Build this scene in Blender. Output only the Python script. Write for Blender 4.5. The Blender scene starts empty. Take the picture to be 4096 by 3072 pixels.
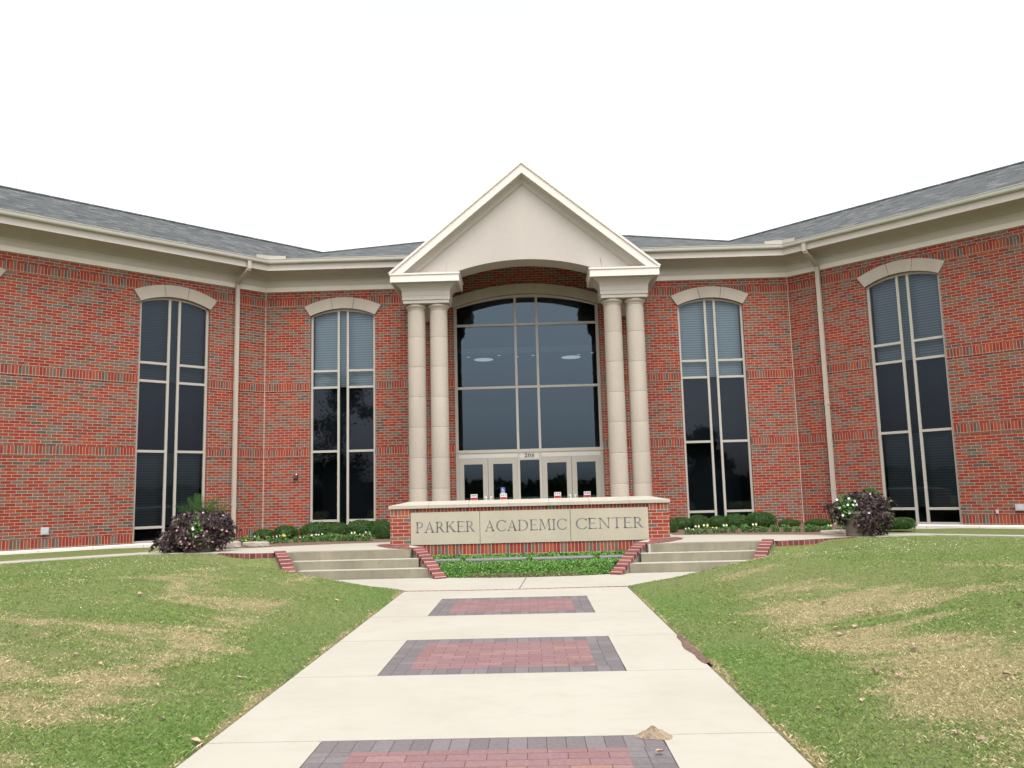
import bpy, bmesh, math, random
import numpy as np
from mathutils import Vector, Matrix
from mathutils.geometry import tessellate_polygon
random.seed(7); rng = np.random.default_rng(7)
SC = bpy.context.scene
COL = SC.collection

# ------------------------------------------------------------------ camera
cd = bpy.data.cameras.new("camera"); cam = bpy.data.objects.new("camera", cd); COL.objects.link(cam)
cd.sensor_fit = 'HORIZONTAL'; cd.sensor_width = 36.0; cd.lens = 36.0 * 3335.4 / 4096.0
cd.clip_start = 0.05; cd.clip_end = 2000
Rv = Vector((0.99943016, 0.02283639, -0.02485656)); Uv = Vector((0.02762504, -0.13023035, 0.99109884))
Fv = Vector((-0.01939604, 0.99122074, 0.130787))
cam.matrix_world = Matrix(((Rv.x, Uv.x, -Fv.x, -0.0251), (Rv.y, Uv.y, -Fv.y, -24.356), (Rv.z, Uv.z, -Fv.z, 0.0), (0, 0, 0, 1)))
SC.camera = cam
# ------------------------------------------------------------------ sky, sun, exposure
W = bpy.data.worlds.new("World"); SC.world = W; W.use_nodes = True
wn = W.node_tree.nodes; wl = W.node_tree.links; wn.clear()
sky = wn.new('ShaderNodeTexSky'); sky.sky_type = 'NISHITA'; sky.sun_disc = False
SUN_EL, SUN_AZ = math.radians(62), math.radians(170)      # azimuth measured from +Y clockwise
sky.sun_elevation = SUN_EL; sky.sun_rotation = SUN_AZ
sky.air_density = 1.0; sky.dust_density = 4.0; sky.ozone_density = 1.0
hs = wn.new('ShaderNodeHueSaturation'); hs.inputs['Saturation'].default_value = 0.12
bgn = wn.new('ShaderNodeBackground'); bgn.inputs['Strength'].default_value = 0.15
wo = wn.new('ShaderNodeOutputWorld')
wl.new(sky.outputs[0], hs.inputs['Color']); wl.new(hs.outputs[0], bgn.inputs[0]); wl.new(bgn.outputs[0], wo.inputs[0])
sd = bpy.data.lights.new("sun", 'SUN'); sd.energy = 0.4; sd.angle = math.radians(30); sd.color = (1, 0.97, 0.92)
sun = bpy.data.objects.new("sun", sd); COL.objects.link(sun)
sdir = Vector((math.sin(SUN_AZ) * math.cos(SUN_EL), math.cos(SUN_AZ) * math.cos(SUN_EL), math.sin(SUN_EL)))
sun.rotation_euler = sdir.to_track_quat('Z', 'Y').to_euler()
SC.view_settings.view_transform = 'Standard'; SC.view_settings.look = 'None'
SC.view_settings.exposure = 1.38; SC.view_settings.gamma = 1.0; SC.view_settings.use_curve_mapping = False
SC.cycles.max_bounces = 8; SC.cycles.transparent_max_bounces = 12

# ------------------------------------------------------------------ helpers
class MB:
    def __init__(s): s.v = []; s.f = []; s.uv = []; s.mi = []
    def face(s, pts, uv=None, mi=0):
        n = len(s.v); s.v += [tuple(p) for p in pts]; s.f.append(tuple(range(n, n + len(pts))))
        s.uv.append([tuple(u) for u in uv] if uv is not None else [(0, 0)] * len(pts)); s.mi.append(mi)
    def quadu(s, pts, mi=0):
        """planar quad with uv in metres: u horizontal-ish along first edge, v along last"""
        a, b, c, d = [Vector(p) for p in pts]
        e = (b - a); L = e.length or 1; e = e / L
        s.face(pts, [(((p - a).dot(e)), ((p - a) - e * (p - a).dot(e)).length) for p in (a, b, c, d)], mi)
    def box(s, x0, x1, y0, y1, z0, z1, mi=0):
        P = [(x0, y0, z0), (x1, y0, z0), (x1, y1, z0), (x0, y1, z0), (x0, y0, z1), (x1, y0, z1), (x1, y1, z1), (x0, y1, z1)]
        for q, k in (((0, 1, 5, 4), 0), ((1, 2, 6, 5), 1), ((2, 3, 7, 6), 0), ((3, 0, 4, 7), 1), ((4, 5, 6, 7), 2), ((3, 2, 1, 0), 2)):
            pts = [P[i] for i in q]
            uv = [((p[0], p[2]), (p[1], p[2]), (p[0], p[1]))[k] for p in pts]
            s.face(pts, uv, mi)
    def hexa(s, P, mi=0):
        for q in ((0, 1, 5, 4), (1, 2, 6, 5), (2, 3, 7, 6), (3, 0, 4, 7), (4, 5, 6, 7), (3, 2, 1, 0)):
            s.quadu([P[i] for i in q], mi)
    def lathe(s, cx, cy, prof, n=32, mi=0):
        for (r0, z0), (r1, z1) in zip(prof[:-1], prof[1:]):
            for i in range(n):
                a, b = 2 * math.pi * i / n, 2 * math.pi * (i + 1) / n
                pts = [(cx + r0 * math.cos(a), cy + r0 * math.sin(a), z0), (cx + r0 * math.cos(b), cy + r0 * math.sin(b), z0),
                       (cx + r1 * math.cos(b), cy + r1 * math.sin(b), z1), (cx + r1 * math.cos(a), cy + r1 * math.sin(a), z1)]
                s.face(pts, [(i / n, z0), ((i + 1) / n, z0), ((i + 1) / n, z1), (i / n, z1)], mi)
    def tube(s, p0, p1, r, n=8, mi=0, r1=None):
        p0 = Vector(p0); p1 = Vector(p1); r1 = r if r1 is None else r1
        q = (p1 - p0).to_track_quat('Z', 'Y'); L = (p1 - p0).length
        A = [p0 + q @ Vector((r * math.cos(2 * math.pi * i / n), r * math.sin(2 * math.pi * i / n), 0)) for i in range(n)]
        B = [p1 + q @ Vector((r1 * math.cos(2 * math.pi * i / n), r1 * math.sin(2 * math.pi * i / n), 0)) for i in range(n)]
        for i in range(n):
            j = (i + 1) % n; s.face([A[i], A[j], B[j], B[i]], [(i / n, 0), ((i + 1) / n, 0), ((i + 1) / n, L), (i / n, L)], mi)
        s.face(A[::-1], None, mi); s.face(B, None, mi)
    def build(s, name, mats, parent=None, smooth=False, merge=False, loc=None, rotz=0):
        me = bpy.data.meshes.new(name); me.from_pydata(s.v, [], s.f)
        uvl = me.uv_layers.new(name="UVMap")
        flat = [c for face in s.uv for u in face for c in u]
        uvl.data.foreach_set("uv", flat)
        mats = mats if isinstance(mats, (list, tuple)) else [mats]
        for m in mats: me.materials.append(m)
        me.polygons.foreach_set("material_index", s.mi)
        if merge:
            bm = bmesh.new(); bm.from_mesh(me); bmesh.ops.remove_doubles(bm, verts=bm.verts, dist=1e-4)
            bmesh.ops.recalc_face_normals(bm, faces=bm.faces); bm.to_mesh(me); bm.free()
        if smooth:
            me.polygons.foreach_set("use_smooth", [True] * len(me.polygons))
        me.update()
        return link(name, me, parent, loc, rotz)

WM = {}
def link(name, me, parent=None, loc=None, rotz=0):
    """loc=None: mesh is in world coordinates; loc='local': mesh shares its parent's coordinates; else world placement"""
    o = bpy.data.objects.new(name, me); COL.objects.link(o)
    if isinstance(loc, str): wm = WM[parent.name].copy()
    elif loc is None: wm = Matrix()
    else: wm = Matrix.Translation(loc) @ Matrix.Rotation(rotz, 4, 'Z')
    if parent:
        o.parent = parent; o.matrix_basis = WM[parent.name].inverted() @ wm
    else: o.matrix_basis = wm
    WM[o.name] = wm
    return o
def empty(name, loc=(0, 0, 0), rotz=0):
    o = bpy.data.objects.new(name, None); COL.objects.link(o); o.location = loc; o.rotation_euler[2] = rotz
    WM[o.name] = Matrix.Translation(loc) @ Matrix.Rotation(rotz, 4, 'Z'); o.empty_display_size = 0.2; return o
def tag(o, label=None, cat=None, group=None, kind=None):
    if label: o['label'] = label
    if cat: o['category'] = cat
    if group: o['group'] = group
    if kind: o['kind'] = kind
    return o
def slab(poly, z1, z0, mb=None, mi=0, umap=None):
    """vertical prism from a plan polygon (ccw)"""
    mb = mb or MB()
    for t in tessellate_polygon([[Vector((x, y, 0)) for x, y in poly]]):
        p = [poly[i] for i in t]
        if (p[1][0] - p[0][0]) * (p[2][1] - p[0][1]) - (p[1][1] - p[0][1]) * (p[2][0] - p[0][0]) < 0: p = p[::-1]
        mb.face([(x, y, z1) for x, y in p], p, mi)
    d = 0
    for a, b in zip(poly, poly[1:] + poly[:1]):
        L = math.dist(a, b)
        mb.face([(a[0], a[1], z0), (b[0], b[1], z0), (b[0], b[1], z1), (a[0], a[1], z1)], [(d, z0), (d + L, z0), (d + L, z1), (d, z1)], mi); d += L
    return mb
def strip(pts, w, z, h=0.004, mb=None, z0=None):
    """ribbon of width w following plan points"""
    mb = mb or MB(); pts = [Vector((p[0], p[1])) for p in pts]; L = []; R = []; D = [0]
    for i, p in enumerate(pts):
        t = (pts[min(i + 1, len(pts) - 1)] - pts[max(i - 1, 0)]).normalized(); n = Vector((-t.y, t.x)) * w / 2
        L.append(p + n); R.append(p - n)
        if i: D.append(D[-1] + (p - pts[i - 1]).length)
    for i in range(len(pts) - 1):
        mb.face([(R[i].x, R[i].y, z), (R[i + 1].x, R[i + 1].y, z), (L[i + 1].x, L[i + 1].y, z), (L[i].x, L[i].y, z)],
                [(D[i], 0), (D[i + 1], 0), (D[i + 1], w), (D[i], w)])
        for S, flip in ((R, False), (L, True)):
            q = [(S[i].x, S[i].y, z - h), (S[i + 1].x, S[i + 1].y, z - h), (S[i + 1].x, S[i + 1].y, z), (S[i].x, S[i].y, z)]
            mb.face(q[::-1] if flip else q, [(D[i], 0), (D[i + 1], 0), (D[i + 1], .05), (D[i], .05)])
    return mb

# ------------------------------------------------------------------ materials
def lin(r, g, b):
    f = lambda c: (c / 255 / 12.92) if c / 255 <= 0.04045 else ((c / 255 + 0.055) / 1.055) ** 2.4
    return (f(r), f(g), f(b), 1)
class NT:
    def __init__(s, name):
        s.m = bpy.data.materials.new(name); s.m.use_nodes = True; s.t = s.m.node_tree; s.n = s.t.nodes; s.n.clear()
        s.out = s.n.new('ShaderNodeOutputMaterial'); s.b = s.n.new('ShaderNodeBsdfPrincipled'); s.l(s.b.outputs[0], s.out.inputs[0])
        s.b.inputs['Specular IOR Level'].default_value = 0.3
    def l(s, a, b): s.t.links.new(a, b)
    def new(s, t, **k):
        n = s.n.new(t)
        for a, b in k.items(): setattr(n, a, b)
        return n
    def coord(s, kind='Object'):
        if kind == 'World': return s.new('ShaderNodeNewGeometry').outputs['Position']
        return s.new('ShaderNodeTexCoord').outputs[kind]
    def mapv(s, vec, loc=(0, 0, 0), scale=(1, 1, 1), rot=(0, 0, 0)):
        m = s.new('ShaderNodeMapping'); m.inputs[1].default_value = loc; m.inputs[2].default_value = rot; m.inputs[3].default_value = scale
        s.l(vec, m.inputs[0]); return m.outputs[0]
    def noise(s, vec, scale, detail=4, rough=.55, dist=0):
        n = s.new('ShaderNodeTexNoise'); n.inputs['Scale'].default_value = scale; n.inputs['Detail'].default_value = detail
        n.inputs['Roughness'].default_value = rough; n.inputs['Distortion'].default_value = dist
        s.l(vec, n.inputs['Vector']); return n.outputs[0]
    def ramp(s, fac, stops, interp='LINEAR'):
        r = s.new('ShaderNodeValToRGB'); r.color_ramp.interpolation = interp; e = r.color_ramp.elements
        while len(e) > 1: e.remove(e[-1])
        e[0].position = stops[0][0]; e[0].color = stops[0][1] if len(stops[0][1]) == 4 else (*stops[0][1], 1)
        for p, c in stops[1:]:
            x = e.new(p); x.color = c if len(c) == 4 else (*c, 1)
        s.l(fac, r.inputs[0]); return r.outputs[0]
    def mix(s, fac, a, b, mode='MIX'):
        m = s.new('ShaderNodeMix', data_type='RGBA', blend_type=mode)
        for inp, v in ((m.inputs[0], fac), (m.inputs[6], a), (m.inputs[7], b)):
            if isinstance(v, bpy.types.NodeSocket): s.l(v, inp)
            else: inp.default_value = v
        return m.outputs[2]
    def math(s, op, a, b=0.0, clamp=False):
        m = s.new('ShaderNodeMath', operation=op); m.use_clamp = clamp
        for inp, v in ((m.inputs[0], a), (m.inputs[1], b)):
            if isinstance(v, bpy.types.NodeSocket): s.l(v, inp)
            else: inp.default_value = v
        return m.outputs[0]
    def bump(s, h, strength=.3, dist=.01):
        b = s.new('ShaderNodeBump'); b.inputs['Strength'].default_value = strength; b.inputs['Distance'].default_value = dist
        s.l(h, b.inputs['Height']); s.l(b.outputs[0], s.b.inputs['Normal'])
    def base(s, c, rough=.8):
        if isinstance(c, bpy.types.NodeSocket): s.l(c, s.b.inputs['Base Color'])
        else: s.b.inputs['Base Color'].default_value = c
        if isinstance(rough, bpy.types.NodeSocket): s.l(rough, s.b.inputs['Roughness'])
        else: s.b.inputs['Roughness'].default_value = rough
        return s.m

G = lambda v: (v, v, v, 1)
def plain(name, col, rough=.6, var=.12, scale=3.0, bumpy=0.0, streak=False):
    t = NT(name); v = t.coord('World')
    n = t.noise(t.mapv(v, scale=(1, 1, .25) if streak else (1, 1, 1)), scale, 5)
    n2 = t.noise(v, scale * 14, 3)
    f = t.math('ADD', t.math('MULTIPLY', n, .7), t.math('MULTIPLY', n2, .3))
    k = 1 - var; k2 = 1 + var
    c = t.ramp(f, [(.3, tuple(x * k for x in col[:3])), (.7, tuple(min(1, x * k2) for x in col[:3]))])
    if bumpy: t.bump(n2, bumpy, .004)
    return t.base(c, rough)

def brickmat(name, bw, rh, stops, mortar, ms=.0045, offset=.5, voff=0.0, patch=.35, uscale=1.0):
    t = NT(name); uv = t.coord('UV'); uv2 = t.mapv(uv, loc=(0.13, -voff, 0))
    br = t.new('ShaderNodeTexBrick'); br.offset = offset; br.offset_frequency = 2; br.squash = 1
    t.l(uv2, br.inputs['Vector'])
    br.inputs['Color1'].default_value = G(0); br.inputs['Color2'].default_value = G(1); br.inputs['Mortar'].default_value = G(.5)
    br.inputs['Scale'].default_value = 1; br.inputs['Mortar Size'].default_value = ms; br.inputs['Mortar Smooth'].default_value = .25
    br.inputs['Bias'].default_value = 0; br.inputs['Brick Width'].default_value = bw; br.inputs['Row Height'].default_value = rh
    w = t.coord('World')
    pn = t.noise(w, .9, 3)
    f = t.math('ADD', br.outputs['Color'], t.math('MULTIPLY', t.math('SUBTRACT', pn, .5), patch), clamp=True)
    c = t.ramp(f, stops, 'CONSTANT')
    fine = t.noise(w, 38, 4, .7)
    c = t.mix(1.0, c, t.ramp(fine, [(.25, G(.72)), (.75, G(1.22))]), 'MULTIPLY')
    mc = t.mix(t.noise(w, 2.2, 3), mortar, tuple(x * .78 for x in mortar[:3]) + (1,))
    c = t.mix(br.outputs['Fac'], c, mc)
    big = t.noise(w, .35, 4)
    c = t.mix(t.ramp(big, [(.4, G(0)), (.75, G(.14))]), c, t.mix(.5, c, (.32, .20, .16, 1)))
    h = t.math('ADD', t.math('MULTIPLY', t.math('SUBTRACT', 1.0, br.outputs['Fac']), 1.0), t.math('MULTIPLY', fine, .3))
    t.bump(h, .5, .006)
    return t.base(c, .85)

RED = (.215, .025, .014); ORG = (.270, .042, .016); RED2 = (.182, .021, .014); PNK = (.162, .074, .057); BRN = (.145, .067, .044); GRY = (.112, .087, .073); DGR = (.070, .056, .050)
WALLST = [(0, RED), (.18, PNK), (.30, RED2), (.40, ORG), (.49, RED), (.58, BRN), (.68, PNK), (.79, GRY), (.89, RED), (.95, DGR)]
MORT = (.47, .385, .28, 1)
M = {}
M['brick'] = brickmat('red_brick_running_bond', .235, .0762, WALLST, MORT)
M['soldier'] = brickmat('red_brick_soldier_course', .0762, .40, [(0, RED), (.3, ORG), (.5, RED2), (.62, PNK), (.74, BRN), (.84, GRY), (.92, DGR)], MORT, .0045, 0.0, .02, .2)
SGN = [(0, (.235, .034, .018)), (.3, (.285, .058, .024)), (.45, (.20, .026, .017)), (.62, (.165, .088, .062)), (.76, (.235, .034, .018)), (.86, (.10, .085, .072))]
M['signbrick'] = brickmat('sign_brick', .238, .0762, SGN, (.42, .35, .26, 1), .006, .5, .0, .1)
M['signsoldier'] = brickmat('sign_brick_soldier', .0762, .42, SGN, (.42, .35, .26, 1), .0055, 0.0, .02, .1)
CURB = [(0, (.145, .034, .036)), (.35, (.12, .028, .030)), (.7, (.17, .048, .045))]
M['curbbrick'] = brickmat('maroon_curb_brick', .142, .9, CURB, (.50, .44, .36, 1), .0085, 0.0, .3, .1)
M['edgebrick'] = brickmat('maroon_edge_brick', .12, .9, CURB, (.45, .36, .30, 1), .005, 0.0, .3, .1)
PVR = [(0, (.205, .116, .117)), (.3, (.19, .104, .105)), (.55, (.228, .134, .130)), (.75, (.195, .114, .119)), (.93, (.245, .135, .105))]
M['paver'] = brickmat('red_paver', .235, .1175, PVR, (.09, .05, .047, 1), .0035, .5, 0, .2)
PGR = [(0, (.130, .115, .120)), (.4, (.150, .134, .138)), (.7, (.118, .104, .108))]
M['pavergrey'] = brickmat('grey_paver', .1175, .235, PGR, (.06, .052, .056, 1), .003, 0.0, 0, .1)
M['pavergrey2'] = brickmat('grey_paver_side', .235, .1175, PGR, (.06, .052, .056, 1), .003, 0.0, 0, .1)

M['stone'] = plain('cast_limestone', (.36, .312, .262), .8, .14, 1.5, .15, True)
M['stoneband'] = plain('stone_band', (.66, .60, .535), .8, .07, 2.0, .1)
M['panelstone'] = plain('sign_limestone', (.365, .325, .25), .8, .10, 1.6, .1, True)
M['coping'] = plain('coping_limestone', (.355, .325, .268), .8, .1, 2, .15)
M['stucco'] = plain('beige_stucco', (.395, .358, .325), .85, .06, .8, .25, True)
M['stuccolight'] = plain('pale_trim', (.60, .555, .51), .7, .04, 1.0)
M['fascia'] = plain('painted_fascia', (.50, .445, .405), .6, .04, 1.5)
M['gutter'] = plain('gutter_metal', (.41, .39, .345), .45, .04, 2)
M['downpipe'] = plain('downspout_metal', (.40, .345, .29), .5, .04, 2)
M['frame'] = plain('aluminium_frame', (.37, .345, .30), .45, .04, 3)
M['doorframe'] = plain('door_aluminium', (.33, .31, .265), .45, .04, 3)
M['headpanel'] = plain('header_panel', (.46, .44, .39), .5, .03, 3)
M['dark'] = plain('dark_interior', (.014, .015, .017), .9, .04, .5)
M['ceiling'] = plain('interior_ceiling', (.10, .11, .12), .9, .1, 2)
M['joint'] = plain('caulk_joint', (.42, .36, .30), .8, .05, 3)
M['darkjoint'] = plain('dark_joint', (.16, .13, .11), .9, .1, 3)
M['metal'] = plain('white_handle', (.7, .7, .68), .3, .02, 3)
M['grey_tube'] = plain('grey_light_tube', (.14, .135, .135), .5, .06, 6)
M['white'] = plain('white_vinyl', (.78, .78, .78), .6, .02, 3)
M['redvinyl'] = plain('red_vinyl', (.55, .05, .05), .6, .02, 3)
M['bluevinyl'] = plain('blue_vinyl', (.05, .09, .28), .6, .02, 3)
M['black'] = plain('black_print', (.02, .02, .02), .6, .02, 3)
M['engrave'] = plain('weathered_lettering', (.135, .125, .13), .9, .6, 7)
M['redbox'] = plain('brown_red_box', (.12, .035, .035), .5, .1, 6)
M['greybox'] = plain('grey_box', (.42, .43, .45), .5, .1, 9)
M['pot'] = plain('dark_pot', (.075, .058, .052), .7, .2, 5, .2)
M['pot2'] = plain('brown_pot', (.15, .115, .10), .7, .2, 5, .2)
M['soil'] = plain('mulch_soil', (.135, .085, .062), .95, .45, 14, .8)
M['dirt'] = plain('pale_dirt', (.25, .19, .13), .95, .35, 22, .8)
M['leafdry'] = plain('dry_leaf', (.36, .27, .19), .9, .45, 9)
M['bark'] = plain('bark', (.09, .065, .045), .95, .3, 6, .8)

def concrete(name, col, stain, amt, sc=.8, zs=1.0):
    t = NT(name); w = t.coord('World'); big = t.noise(t.mapv(w, scale=(1, 1, zs)), sc, 6, .6, .3); mid = t.noise(t.mapv(w, scale=(1, 1, zs)), sc * 5, 6, .65); fine = t.noise(w, 120, 3)
    c = t.mix(t.ramp(big, [(.35, G(0)), (.75, G(amt))]), col, stain)
    c = t.mix(t.ramp(mid, [(.5, G(0)), (.78, G(amt * .9))]), c, stain)
    c = t.mix(t.math('MULTIPLY', fine, .22), c, tuple(x * .72 for x in col[:3]) + (1,))
    t.bump(fine, .25, .003); return t.base(c, .9)
M['concrete'] = concrete('broom_concrete', (.378, .352, .298, 1), (.295, .265, .215, 1), .45)
M['riser'] = concrete('stained_concrete', (.250, .226, .160, 1), (.125, .108, .085, 1), .75, 1.6, .5)
M['cheekconc'] = concrete('cheek_concrete', (.26, .24, .185, 1), (.15, .13, .105, 1), .6, 1.8, .6)

def shingles():
    t = NT('asphalt_shingles'); uv = t.coord('UV')
    br = t.new('ShaderNodeTexBrick'); br.offset = .37; t.l(uv, br.inputs['Vector'])
    br.inputs['Color1'].default_value = G(0); br.inputs['Color2'].default_value = G(1); br.inputs['Mortar'].default_value = G(0)
    br.inputs['Scale'].default_value = 1; br.inputs['Mortar Size'].default_value = .012; br.inputs['Brick Width'].default_value = .26; br.inputs['Row Height'].default_value = .13
    c = t.ramp(br.outputs['Color'], [(0, (.024, .027, .028)), (.3, (.050, .055, .057)), (.55, (.082, .087, .087)), (.8, (.036, .041, .045)), (.92, (.13, .13, .125))])
    n = t.noise(t.mapv(uv, scale=(.5, 5, 1)), 2.2, 6, .7)
    c = t.mix(t.ramp(n, [(.46, G(0)), (.62, G(.45))]), c, (.125, .132, .135, 1)); c = t.mix(t.ramp(n, [(.36, G(.5)), (.47, G(0))]), c, (.028, .032, .034, 1))
    c = t.mix(br.outputs['Fac'], c, (.06, .065, .065, 1))
    t.bump(br.outputs['Color'], .4, .01); return t.base(c, .9)
M['shingle'] = shingles()

def glass(name, ior, gcol, tcol):
    t = NT(name); t.n.remove(t.b)
    fr = t.new('ShaderNodeFresnel'); fr.inputs[0].default_value = ior
    w = t.coord('World'); n = t.noise(w, 1.1, 2); bp = t.new('ShaderNodeBump'); bp.inputs['Strength'].default_value = .008; bp.inputs['Distance'].default_value = .02
    t.l(n, bp.inputs['Height'])
    g = t.new('ShaderNodeBsdfGlossy'); g.inputs['Roughness'].default_value = .015; g.inputs[0].default_value = gcol; 
    tr = t.new('ShaderNodeBsdfTransparent'); tr.inputs[0].default_value = tcol
    mx = t.new('ShaderNodeMixShader'); t.l(fr.outputs[0], mx.inputs[0]); t.l(tr.outputs[0], mx.inputs[1]); t.l(g.outputs[0], mx.inputs[2]); t.l(mx.outputs[0], t.out.inputs[0])
    return t.m
M['glass'] = glass('office_glass', 1.40, (.72, .80, 1, 1), (.66, .76, .82, 1)); M['lobbyglass'] = glass('lobby_glass', 1.72, (.60, .80, 1, 1), (.5, .6, .66, 1))
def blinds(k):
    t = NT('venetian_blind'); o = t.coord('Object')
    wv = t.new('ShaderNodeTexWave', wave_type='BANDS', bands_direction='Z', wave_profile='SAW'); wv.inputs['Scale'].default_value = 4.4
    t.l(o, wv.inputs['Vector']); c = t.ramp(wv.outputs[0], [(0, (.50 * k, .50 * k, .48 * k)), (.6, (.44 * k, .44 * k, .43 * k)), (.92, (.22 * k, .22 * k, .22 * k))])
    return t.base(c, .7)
M['blind'] = blinds(1.0); M['blindhalfshade'] = blinds(.55); M['blindshade'] = blinds(.13)  # same blind; lower tones paint in the dimmer light behind the wing windows
def emis(name, col, s):
    t = NT(name); t.b.inputs['Emission Color'].default_value = col; t.b.inputs['Emission Strength'].default_value = s; return t.base(col, .5)
M['lamp'] = emis('ceiling_lamp_glow', (1, .97, .9, 1), .20)

def patchfac(t):
    """0 = green, 1 = straw; the same field colours lawn sheet and blades"""
    w = t.coord('World'); sep = t.new('ShaderNodeSeparateXYZ'); t.l(w, sep.inputs[0])
    n = t.noise(t.mapv(w, scale=(.55, .95, 0), rot=(0, 0, .35)), 1.0, 5, .62, .5)
    n2 = t.noise(t.mapv(w, scale=(1, 1, 0)), 4.5, 4, .65)
    f = t.math('ADD', t.math('MULTIPLY', n, .84), t.math('MULTIPLY', n2, .22))
    # distance from the path axis: green belt beside the path, strawy belt beyond it
    ax = t.math('ABSOLUTE', t.math('ADD', sep.outputs[0], .32))
    belt = t.ramp(t.math('DIVIDE', ax, 8.0), [(0, G(.70)), (.2235, G(.68)), (.229, G(.52)), (.238, G(.40)), (.27, G(.36)), (.31, G(.42)), (.38, G(.56)), (.55, G(.535)), (.75, G(.46)), (1, G(.455))])
    f = t.math('ADD', f, t.math('SUBTRACT', belt, .5))
    far = t.ramp(t.math('DIVIDE', t.math('ADD', sep.outputs[1], 22.0), 14.0), [(0, G(.52)), (.35, G(.51)), (.55, G(.46)), (.7, G(.42)), (1, G(.41))])
    f = t.math('ADD', f, t.math('SUBTRACT', far, .5))
    return f, w, n2
def lawnmat():
    t = NT('lawn_grass'); f, w, n2 = patchfac(t)
    fine = t.noise(w, 55, 4, .75); fine2 = t.noise(w, 17, 4, .7)
    g = t.mix(fine2, (.082, .140, .026, 1), (.215, .265, .072, 1)); s = t.mix(fine2, (.27, .215, .105, 1), (.52, .415, .235, 1))
    sep2 = t.new('ShaderNodeSeparateXYZ'); t.l(w, sep2.inputs[0]); ax2 = t.math('DIVIDE', t.math('ABSOLUTE', t.math('ADD', sep2.outputs[0], .32)), 8.0)
    g = t.mix(t.ramp(ax2, [(.23, G(.75)), (.27, G(.7)), (.36, G(0))]), g, t.mix(fine2, (.060, .150, .022, 1), (.150, .265, .055, 1)))
    c = t.mix(t.ramp(f, [(.515, G(0)), (.60, G(.88))]), g, s)
    tuft2 = t.noise(t.mapv(w, scale=(.8, 1.0, 0)), 15, 4, .75); c = t.mix(t.ramp(tuft2, [(.50, G(0)), (.66, G(.7))]), c, (.045, .068, .016, 1)); c = t.mix(t.ramp(tuft2, [(.32, G(.45)), (.44, G(0))]), c, (.33, .31, .15, 1)); tuft = t.noise(t.mapv(w, scale=(.7, 1.3, 0)), 5.5, 5, .7); c = t.mix(t.ramp(tuft, [(.56, G(0)), (.70, G(.6))]), c, (.055, .085, .022, 1)); c = t.mix(t.ramp(tuft, [(.30, G(.5)), (.42, G(0))]), c, (.27, .25, .11, 1))
    sp = t.noise(t.mapv(w, scale=(.3, .3, 0)), 1.3, 3)
    c = t.mix(t.math('MULTIPLY', t.ramp(sp, [(.35, G(0)), (.65, G(1))]), .55), c, (.225, .21, .095, 1))
    c = t.mix(t.ramp(fine, [(.35, G(.55)), (.55, G(0))]), c, (.045, .055, .018, 1))
    t.bump(t.math('ADD', fine, fine2), .9, .03); return t.base(c, .95)
M['lawn'] = lawnmat()
def blademat():
    t = NT('grass_blade'); f, w, n2 = patchfac(t)
    a = t.new('ShaderNodeAttribute', attribute_name='rnd'); r = a.outputs['Fac']
    g = t.ramp(r, [(0, (.055, .13, .018)), (.45, (.12, .205, .036)), (.8, (.20, .275, .068)), (1, (.36, .34, .17))])
    s = t.ramp(r, [(0, (.15, .17, .05)), (.3, (.32, .26, .125)), (.7, (.50, .40, .22)), (1, (.64, .54, .34))])
    ff = t.math('ADD', f, t.math('MULTIPLY', t.math('SUBTRACT', r, .5), .12))
    c = t.mix(t.ramp(ff, [(.50, G(0)), (.60, G(1))]), g, s)
    return t.base(c, .8)
M['blade'] = blademat()
def leafmat(name, stops, rough=.6, spec=.3):
    t = NT(name); a = t.new('ShaderNodeAttribute', attribute_name='rnd'); c = t.ramp(a.outputs['Fac'], stops)
    t.b.inputs['Specular IOR Level'].default_value = spec
    return t.base(c, rough)
M['box'] = leafmat('boxwood_leaf', [(0, (.010, .030, .005)), (.5, (.028, .072, .009)), (.85, (.060, .125, .018)), (1, (.095, .165, .03))])
M['ivy'] = leafmat('ground_cover_leaf', [(0, (.018, .06, .006)), (.45, (.055, .145, .018)), (.8, (.11, .235, .040)), (1, (.19, .32, .09))])
M['purple'] = leafmat('purple_vine_leaf', [(0, (.012, .007, .009)), (.4, (.036, .020, .024)), (.72, (.080, .046, .050)), (.86, (.055, .062, .024)), (1, (.13, .145, .05))])
M['palm'] = leafmat('palm_frond', [(0, (.010, .038, .006)), (1, (.045, .11, .015))])
M['pink'] = leafmat('pink_flower', [(0, (.55, .16, .32)), (.6, (.72, .38, .52)), (1, (.85, .70, .76))])
M['whitefl'] = leafmat('white_flower', [(0, (.75, .75, .72)), (1, (.85, .85, .82))])
M['pansy'] = leafmat('pansy_leaf', [(0, (.02, .07, .012)), (1, (.09, .19, .035))])
M['yellowfl'] = leafmat('yellow_flower', [(0, (.75, .55, .06)), (1, (.85, .72, .15))])
M['redfl'] = leafmat('red_flower', [(0, (.16, .012, .02)), (1, (.35, .04, .03))])
M['tree'] = leafmat('tree_leaf', [(0, (.012, .03, .008)), (1, (.06, .10, .022))])

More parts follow.
